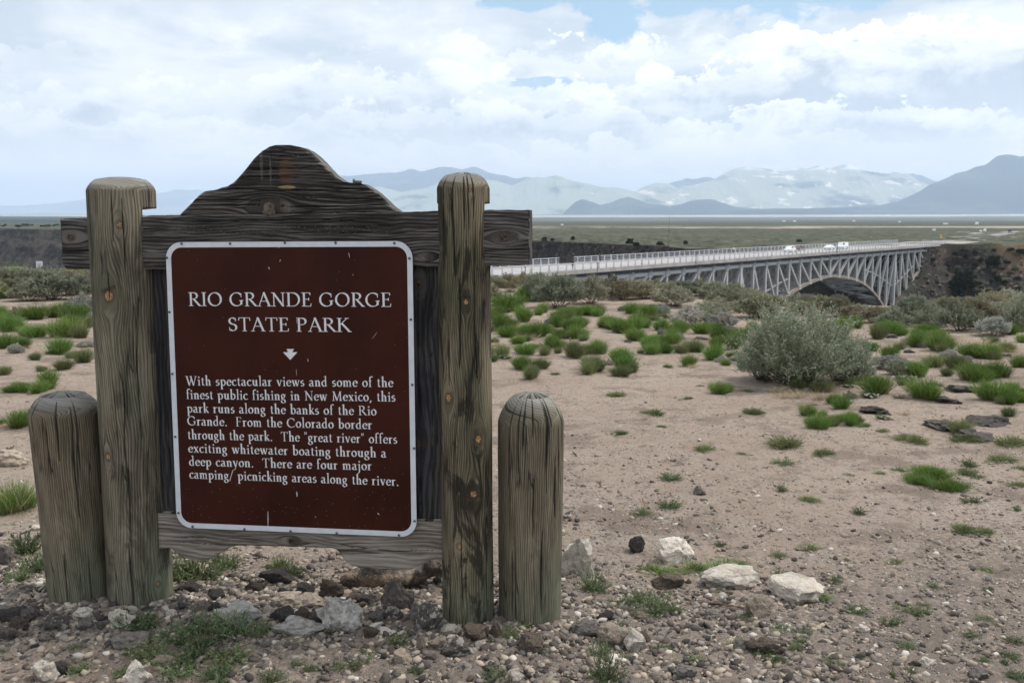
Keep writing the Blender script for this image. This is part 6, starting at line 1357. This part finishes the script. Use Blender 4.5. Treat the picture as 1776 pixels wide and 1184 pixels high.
# straw litter and a bent dry stem on the gravel
tw = MB(); P3 = [gpt(*p) for p in ((1190, 1049), (1215, 1048), (1245, 1050), (1268, 1054), (1290, 1058), (1296, 1048))]
for a_, b_ in zip(P3[:-1], P3[1:]): tw.bar(tuple(a_ + [0, 0, .012]), tuple(b_ + [0, 0, .012]), .006, n=5)
tw.build('fallen_twig', simple('brown_stem', (0.16, 0.09, 0.05), .8), None, label='thin bent brown stem lying on gravel below the pale flat rock', cat='twig')

# ================================================================ far things
from mathutils.bvhtree import BVHTree
gme = bpy.data.objects['gorge'].data; bvh = BVHTree.FromPolygons([v.co for v in gme.vertices], [p.vertices[:] for p in gme.polygons])
def on_gorge(px, py):
    h = bvh.ray_cast(Vector((0, 0, EYE)), Vector(ray(px, py)).normalized(), 3000); return None if h[0] is None else np.array(h[0])
jun = sage_mesh(600, 420, 12, .10, .05, .5, .56, .4, .2); jun.materials.clear(); jun.materials.append(M['juniper'])
jt = MB(); jt.bar((0, 0, -.1), (.03, .02, .5), .09, n=6); jtm = jt.mesh('trunk'); jtm.materials.append(M['twig'])
def juniper(p, w, h, label, group=None):
    t_ = thing('juniper', label, 'tree', tuple(p), R1.uniform(0, 6.28), group); obj('crown', jun, None, t_, scale=(w, w, h)); obj('trunk', jtm, None, t_, scale=(w, w, h)); return t_
def on_plain(px, py):
    p = at_z(px, py, FAR_Z)
    for _ in range(12):
        z = float(plain_z(p[0], p[1])); p = at_z(px, py, z)
        if p[1] < 0 or p[1] > 2e4: return at_y(px, py, 12000)
    return p
for px, py, w, h, lab in [(944, 420, 9, 9, 'dark juniper on the far rim nearest the end of the crossbeam'), (958, 419, 6, 6, 'small juniper on the far rim second from the crossbeam'), (993.5, 418.5, 7, 9, 'round dark juniper alone on the far rim above the walking person'), (1092, 426, 13, 12, 'largest dark juniper on the far rim, left one of a pair'), (1103.5, 429, 10, 9, 'smaller juniper, right one of the pair on the far rim'), (1145, 427, 12, 8, 'broad low juniper right of the pair on the far rim'), (1189, 425, 7, 8, 'juniper farthest right on the far rim before the arch'), (1386, 421, 10, 6, 'dark juniper on the plain directly behind the dark red car')]:
    p = on_plain(px, py); s_ = scale_at(p); juniper(p, w * s_, h * s_, lab)
for i in range(16):
    px = R1.uniform(2, 108); p = on_plain(px, R1.uniform(391.5, 395)); s_ = scale_at(p); juniper(p, R1.uniform(4, 7) * s_, R1.uniform(3, 4.5) * s_, 'tiny dark juniper on the distant left rim', 'junipers on the distant left rim')
for px, py, w, h, lab in [(1722, 462, 22, 20, 'dark round juniper high on the slope below the road'), (1668, 512, 38, 44, 'tallest dark juniper on the gorge slope right of the bridge'), (1700, 522, 26, 20, 'dark juniper low on the slope beside the tallest one'), (1738, 518, 26, 20, 'dark juniper low on the slope near the right edge'), (1770, 440, 16, 10, 'juniper on the slope at the right edge')]:
    p = on_gorge(px, py)
    if p is not None: s_ = scale_at(p); juniper(p - np.array([0, 0, .3]), w * s_, h * s_, lab)
rr6 = random.Random(8)
for i in range(110):
    px, py = rr6.uniform(1600, 1776), rr6.uniform(432, 525); p = on_gorge(px, py)
    if p is None: continue
    s_ = scale_at(p); w = rr6.uniform(4, 11) * (1 if py > 450 else .8)
    obj('slope_shrub', rr6.choice(sage_sets['sage_olive'] if rr6.random() < .5 else [jun]), None, None, tuple(p - np.array([0, 0, .15])), (0, 0, rr6.uniform(0, 6)), (w * s_, w * s_, w * s_ * .75), None, 'small shrub on the dark rocky gorge slope below the road', 'shrub', 'shrubs on the gorge slope right of the bridge')
# scattered boulders on the gorge slope
bo_ = ico(1.0, 2, 31, .3, 1.3, (1, .9, .8), 8); bo_.materials.append(M['brownrock']); bo2 = ico(1.0, 2, 32, .3, 1.3, (1, .9, .8), 8); bo2.materials.append(M['basalt'])
for i in range(120):
    px, py = rr6.uniform(1590, 1776), rr6.uniform(445, 530); p = on_gorge(px, py)
    if p is None: continue
    s_ = scale_at(p); w = rr6.uniform(2, 6.5) * s_
    obj('slope_boulder', rr6.choice([bo_, bo2]), None, None, tuple(p), (rr6.uniform(-.4, .4), rr6.uniform(-.4, .4), rr6.uniform(0, 6)), (w, w * .8, w * .6), None, 'basalt boulder on the dark gorge slope below the road', 'boulder', 'boulders on the gorge slope right of the bridge')
def house(px, py, w, h, label, wc):
    p = on_plain(px, py); s_ = scale_at(p); t_ = thing('house', label, 'house', tuple(p), R1.uniform(-.4, .4)); W_, H_ = w * s_, h * s_
    b = MB(); b.box((0, 0, H_ * .35), (W_, W_ * .6, H_ * .7)); b.build('walls', wc, t_)
    b = MB(); x, y = W_ * .53, W_ * .34; z0, z1 = H_ * .7, H_; b.add([(-x, -y, z0), (x, -y, z0), (x, y, z0), (-x, y, z0), (-x, 0, z1), (x, 0, z1)], [(0, 1, 5, 4), (2, 3, 4, 5), (0, 4, 3), (1, 2, 5), (3, 2, 1, 0)]); b.build('roof', M['houseroof'], t_); return t_
M['housew'] = simple('pale_house_walls', (0.85, 0.83, 0.8), .8); M['houseroof'] = simple('pale_metal_roof', (0.7, 0.7, 0.72), .6)
for px, py, w, h in [(1114, 381, 5, 2.6), (1126, 380.8, 7, 2), (1203, 381, 4, 2), (1216, 380.5, 9, 1.4), (1360, 384.5, 5, 2), (1378, 384.5, 5, 2), (1481, 384.2, 4, 2), (1555, 381.8, 6, 3.2), (1560, 385.6, 4, 1.8), (1640, 389, 7, 2), (1694, 389.4, 4.5, 4), (1701, 402.4, 4, 3), (1708, 401.6, 4, 4.5), (1660, 380.3, 4, 1.8), (1672, 380, 5, 2), (1700, 380.6, 4, 2), (1747, 380, 5, 2), (1620, 400.5, 5, 3), (975, 391, 4, 2.2), (1460, 377.5, 6, 1.5), (1540, 373.8, 6, 2), (1757, 373.5, 10, 2)]:
    RANK.append((px, py, house(px, py, w, h, 'house', M['housew']), 'tiny pale house', 'far out on the plain'))
def T_at(px, off):
    a_, b_ = 0.0, TL
    def f_(T): x, y, z = bp(T, off); q = np.array([x, y, z - EYE]); d = q[1] * CT - q[2] * ST; return 888 + F * q[0] / d - px
    for _ in range(50):
        m_ = (a_ + b_) / 2
        if f_(m_) > 0: a_ = m_
        else: b_ = m_
    return m_
def paint(name, c): 
    m, q = mat(name); setc(q, c); q.b.inputs['Roughness'].default_value = .3; q.b.inputs['Coat Weight'].default_value = .5; return m
M['glass'] = simple('dark_car_glass', (0.02, 0.025, 0.03), .1); M['tyre'] = simple('tyre_rubber', (0.02, 0.02, 0.02), .9); M['red'] = simple('red_lamp', (0.4, 0.02, 0.02), .3); M['lamp'] = simple('clear_lamp', (0.8, 0.8, 0.78), .2)
def car(px, off, prof, glassp, ln, wd, c, label, cat, fwd=1):
    T = T_at(px, off); x, y, z = bp(T, off, FAR_Z + .03); t_ = thing('parked_car' if cat == 'car' else 'white_van', label, cat, (x, y, z), brz + (0 if fwd > 0 else math.pi))
    def extr(pr, w0, w1, zsplit=.95):
        n = len(pr); V = []
        for s_ in (-1, 1): V += [(a * ln, s_ * (w0 if b < zsplit else w1) / 2, b) for a, b in pr]
        me = bpy.data.meshes.new('body'); me.from_pydata(V, [], [tuple(range(n))[::-1], tuple(range(n, 2 * n))] + [(i, (i + 1) % n, n + (i + 1) % n, n + i) for i in range(n)]); me.update(); return me
    obj('body', extr(prof, wd, wd * .82), paint('car_paint', c), t_); obj('windows', extr(glassp, wd * 1.01, wd * .84), M['glass'], t_)
    for sx in (-.31, .31):
        for sy in (-1, 1):
            b = MB(); b.bar((sx * ln, sy * (wd / 2 - .22), .33), (sx * ln, sy * (wd / 2 + .02), .33), .66, n=16); w_ = b.build('wheel', M['tyre'], t_)
            b = MB(); b.bar((sx * ln, sy * (wd / 2 + .0), .33), (sx * ln, sy * (wd / 2 + .035), .33), .36, n=10); b.build('rim', M['steel'], w_)
    for sy in (-1, 1):
        b = MB(); b.box((ln * .495, sy * wd * .36, .72), (.12, .34, .18)); b.build('headlight', M['lamp'], t_)
        b = MB(); b.box((-ln * .495, sy * wd * .38, .85), (.12, .2, .3)); b.build('tail_light', M['red'], t_)
SUVP = [(-.5, .3), (.48, .3), (.5, .6), (.47, .92), (.24, 1.05), (.12, 1.62), (-.40, 1.68), (-.49, 1.05)]; SUVG = [(.205, 1.06), (.115, 1.53), (-.39, 1.57), (-.45, 1.08)]
SEDP = [(-.5, .3), (.48, .3), (.5, .55), (.46, .80), (.22, .93), (.06, 1.36), (-.22, 1.40), (-.40, .98), (-.5, .9)]; SEDG = [(.19, .95), (.055, 1.30), (-.21, 1.33), (-.36, 1.0)]
car(1370, 9.5, SUVP, SUVG, 4.7, 1.9, (.8, .8, .8), 'white SUV leading the cars on the bridge, nearest to the camera', 'car', -1)
car(1387, 11.5, SEDP, SEDG, 4.4, 1.8, (.09, .035, .03), 'dark reddish car right behind the white SUV on the bridge', 'car', 1)
car(1438, 9.5, SEDP, SEDG, 4.6, 1.85, (.75, .77, .8), 'white sedan on the bridge between the SUV and the van', 'car', -1)
VANP = [(-.5, .3), (.48, .3), (.5, .7), (.42, 1.15), (.32, 1.95), (-.48, 2.0)]; VANG = [(.40, 1.2), (.325, 1.8), (.10, 1.8), (.10, 1.2)]
car(1461, 9.5, VANP, VANG, 5.2, 2.0, (.82, .82, .82), 'white van farthest along the bridge', 'van', -1)
def road_car():
    p = on_plain(1752, 403.5); t_ = thing('distant_car', 'dark car far off on the road at the right edge', 'car', (p[0], p[1], p[2] + .2), 1.0)
    b = MB(); b.box((0, 0, .8), (4.6, 1.9, .9)); b.build('body', paint('dark_paint', (.02, .02, .025)), t_); b = MB(); b.add([(-1.9, -.9, 1.25), (1.3, -.9, 1.25), (1.3, .9, 1.25), (-1.9, .9, 1.25), (-1.6, -.7, 1.9), (.7, -.7, 1.9), (.7, .7, 1.9), (-1.6, .7, 1.9)], [(0, 1, 5, 4), (1, 2, 6, 5), (2, 3, 7, 6), (3, 0, 4, 7), (4, 5, 6, 7), (3, 2, 1, 0)]); b.build('cabin', M['glass'], t_)
    for sx in (-1.5, 1.5):
        for sy in (-.8, .8): b = MB(); b.bar((sx, sy, .33), (sx, sy * 1.2, .33), .66, n=10); b.build('wheel', M['tyre'], t_)
road_car()
# people on the bridge: one skinned figure each, clothes coloured by height
def person(px, off, zb, hgt, label, face, top, legs, skin=(.35, .2, .14), hair=(.03, .02, .015), pose='walk', lean=0.0):
    T = T_at(px, off); x, y, z = bp(T, off, zb)
    k = hgt / 1.75; st_ = .28 if pose == 'walk' else .06
    J = {'pel': (0, 0, .95), 'ch': (lean * .5, 0, 1.28), 'nk': (lean, 0, 1.48), 'hd': (lean * 1.15, 0, 1.62), 'hd2': (lean * 1.2, 0, 1.70),
         'kl': (st_ * .5 + .03, .10, .50), 'al': (st_, .10, .08), 'tl': (st_ + .17, .11, .04), 'kr': (-st_ * .3 + .03, -.10, .50), 'ar': (-st_, -.10, .09), 'tr': (-st_ + .16, -.11, .04), 'hl': (0, .11, .88), 'hr': (0, -.11, .88),
         'sl': (lean * .9, .19, 1.42), 'el': (lean - .05, .25, 1.14), 'wl': (lean + .12, .25, .92), 'fl': (lean + .17, .25, .84), 'sr': (lean * .9, -.19, 1.42), 'er': (lean + .02, -.25, 1.14), 'wr': (lean + .22, -.22, .98), 'fr': (lean + .29, -.22, .95)}
    rad = {'pel': .15, 'ch': .16, 'nk': .06, 'hd': .095, 'hd2': .08, 'kl': .065, 'kr': .065, 'al': .045, 'ar': .045, 'tl': .04, 'tr': .04, 'hl': .10, 'hr': .10, 'sl': .07, 'sr': .07, 'el': .05, 'er': .05, 'wl': .035, 'wr': .035, 'fl': .035, 'fr': .035}
    E_ = [('pel', 'ch'), ('ch', 'nk'), ('nk', 'hd'), ('hd', 'hd2'), ('pel', 'hl'), ('hl', 'kl'), ('kl', 'al'), ('al', 'tl'), ('pel', 'hr'), ('hr', 'kr'), ('kr', 'ar'), ('ar', 'tr'), ('ch', 'sl'), ('sl', 'el'), ('el', 'wl'), ('wl', 'fl'), ('ch', 'sr'), ('sr', 'er'), ('er', 'wr'), ('wr', 'fr')]
    nm = list(J); me = bpy.data.meshes.new('body'); me.from_pydata([tuple(c * k for c in J[n_]) for n_ in nm], [(nm.index(a), nm.index(b)) for a, b in E_], [])
    o = bpy.data.objects.new('body', me); COL.objects.link(o); md = o.modifiers.new('s', 'SKIN'); md.use_smooth_shade = True
    for i, n_ in enumerate(nm): me.skin_vertices[0].data[i].radius = (rad[n_] * k, rad[n_] * k); me.skin_vertices[0].data[i].use_root = n_ == 'pel'
    o.modifiers.new('u', 'SUBSURF').levels = 1
    dg = bpy.context.evaluated_depsgraph_get(); nme = bpy.data.meshes.new_from_object(o.evaluated_get(dg)); bpy.data.objects.remove(o)
    for c, n_ in ((legs, 'trousers'), (top, 'shirt'), (skin, 'skin'), (hair, 'hair')): nme.materials.append(simple(n_ + '_colour', c, .8))
    for p in nme.polygons:
        c = p.center / k; arm = abs(c.y) > .2
        p.material_index = 3 if c.z > 1.66 or (c.z > 1.56 and c.x < lean * 1.1 - .03) else 2 if c.z > 1.49 or (arm and c.z < 1.05) else 1 if c.z > .98 or arm else 0
    t_ = thing('person', label, 'person', (x, y, z), face); obj('body', nme, None, t_)
    return t_
person(993, .9, FAR_Z + .15, 1.85, 'person in dark jacket and jeans walking along the near sidewalk', brz, (.02, .025, .035), (.05, .06, .08), lean=.04)
person(1041, DW - 1.0, FAR_Z + .15, 1.7, 'person in dark reddish top leaning at the far railing gap', brz + 1.5, (.09, .04, .04), (.04, .04, .05), pose='stand', lean=.12)
person(1272, DW - 1.0, FAR_Z + .15, 1.8, 'person in white shirt and rust red trousers by the far railing', brz, (.85, .85, .85), (.30, .08, .06), pose='walk')
# slender posts by the railing
for px, off, z0, h, lab in [(911, -1.2, -9.6, 3.6, 'thin dark post standing in front of the near railing at left'), (1036, -1.0, -9.0, 2.9, 'thin dark post below the railing gap'), (1207, -.05, FAR_Z - .3, 2.6, 'short dark marker post on the deck edge before midspan'), (1452, -.05, FAR_Z - .3, 2.8, 'dark marker post on the deck edge in front of the white van')]:
    T = T_at(px, off); x, y, _ = bp(T, off); b = MB(); b.bar((0, 0, 0), (0, 0, h), .16, n=6); b.box((0, 0, h), (.3, .3, .12)); b.build('marker_post', M['steel_dark'], None, loc=(x, y, z0), label=lab, cat='post')
# yellow warning sign by the road end
p = on_plain(1632, 413); t_ = thing('road_sign', 'small yellow warning sign beside the road past the bridge', 'sign', tuple(p), .1); s_ = scale_at(p)
b = MB(); b.bar((0, 0, 0), (0, 0, 5 * s_), .12, n=6); b.build('post', M['steel'], t_); b = MB(); b.add([(0, -.08, 1.2 * s_), (3.2 * s_, -.08, 4 * s_), (0, -.08, 7 * s_), (-3.2 * s_, -.08, 4 * s_), (0, -.02, 1.2 * s_), (3.2 * s_, -.02, 4 * s_), (0, -.02, 7 * s_), (-3.2 * s_, -.02, 4 * s_)], [(0, 1, 2, 3), (7, 6, 5, 4), (0, 4, 5, 1), (1, 5, 6, 2), (2, 6, 7, 3), (3, 7, 4, 0)]); b.build('plate', simple('yellow_sign_film', (.75, .48, .03), .6), t_)
# small white notice in the brush at left
yy = 62.0; a_ = at_y(62.5, 453, yy); c_ = at_y(74, 468, yy); w, h = c_[0] - a_[0], a_[2] - c_[2]; zg_ = gzs(a_[0], yy)
t_ = thing('notice_sign', 'small white rectangular notice on a post behind the sagebrush at left', 'sign', ((a_[0] + c_[0]) / 2, yy, zg_), .06)
b = MB(); b.box((0, 0, c_[2] + h / 2 - zg_), (w, .03, h)); pl_ = b.build('plate', M['white_metal'], t_); b = MB(); b.bar((0, .05, -.2), (0, .05, a_[2] - zg_ - .05), .07); b.build('post', M['steel'], t_)
b = MB()
for k, f_ in enumerate((.72, .58, .40, .28, .18)): b.box((0, -.018, c_[2] + h * f_ - zg_), (w * (.6, .5, .66, .62, .5)[k], .004, h * (.07, .07, .035, .035, .035)[k]))
b.build('faint_print', simple('grey_print', (.25, .27, .3), .7), pl_)
p = at_yp = at_y(25, 469, 60); zg_ = gzs(p[0], 60); b = MB(); b.box((0, 0, (p[2] - zg_ + .16) / 2), (.76, .5, p[2] - zg_ + .16)); b.box((0, 0, p[2] - zg_ + .18), (.84, .58, .05)); b.build('utility_box', M['concrete'], None, loc=(p[0], 60, zg_), label='low pale grey box half hidden by brush left of the white notice', cat='box')

rank_labels()
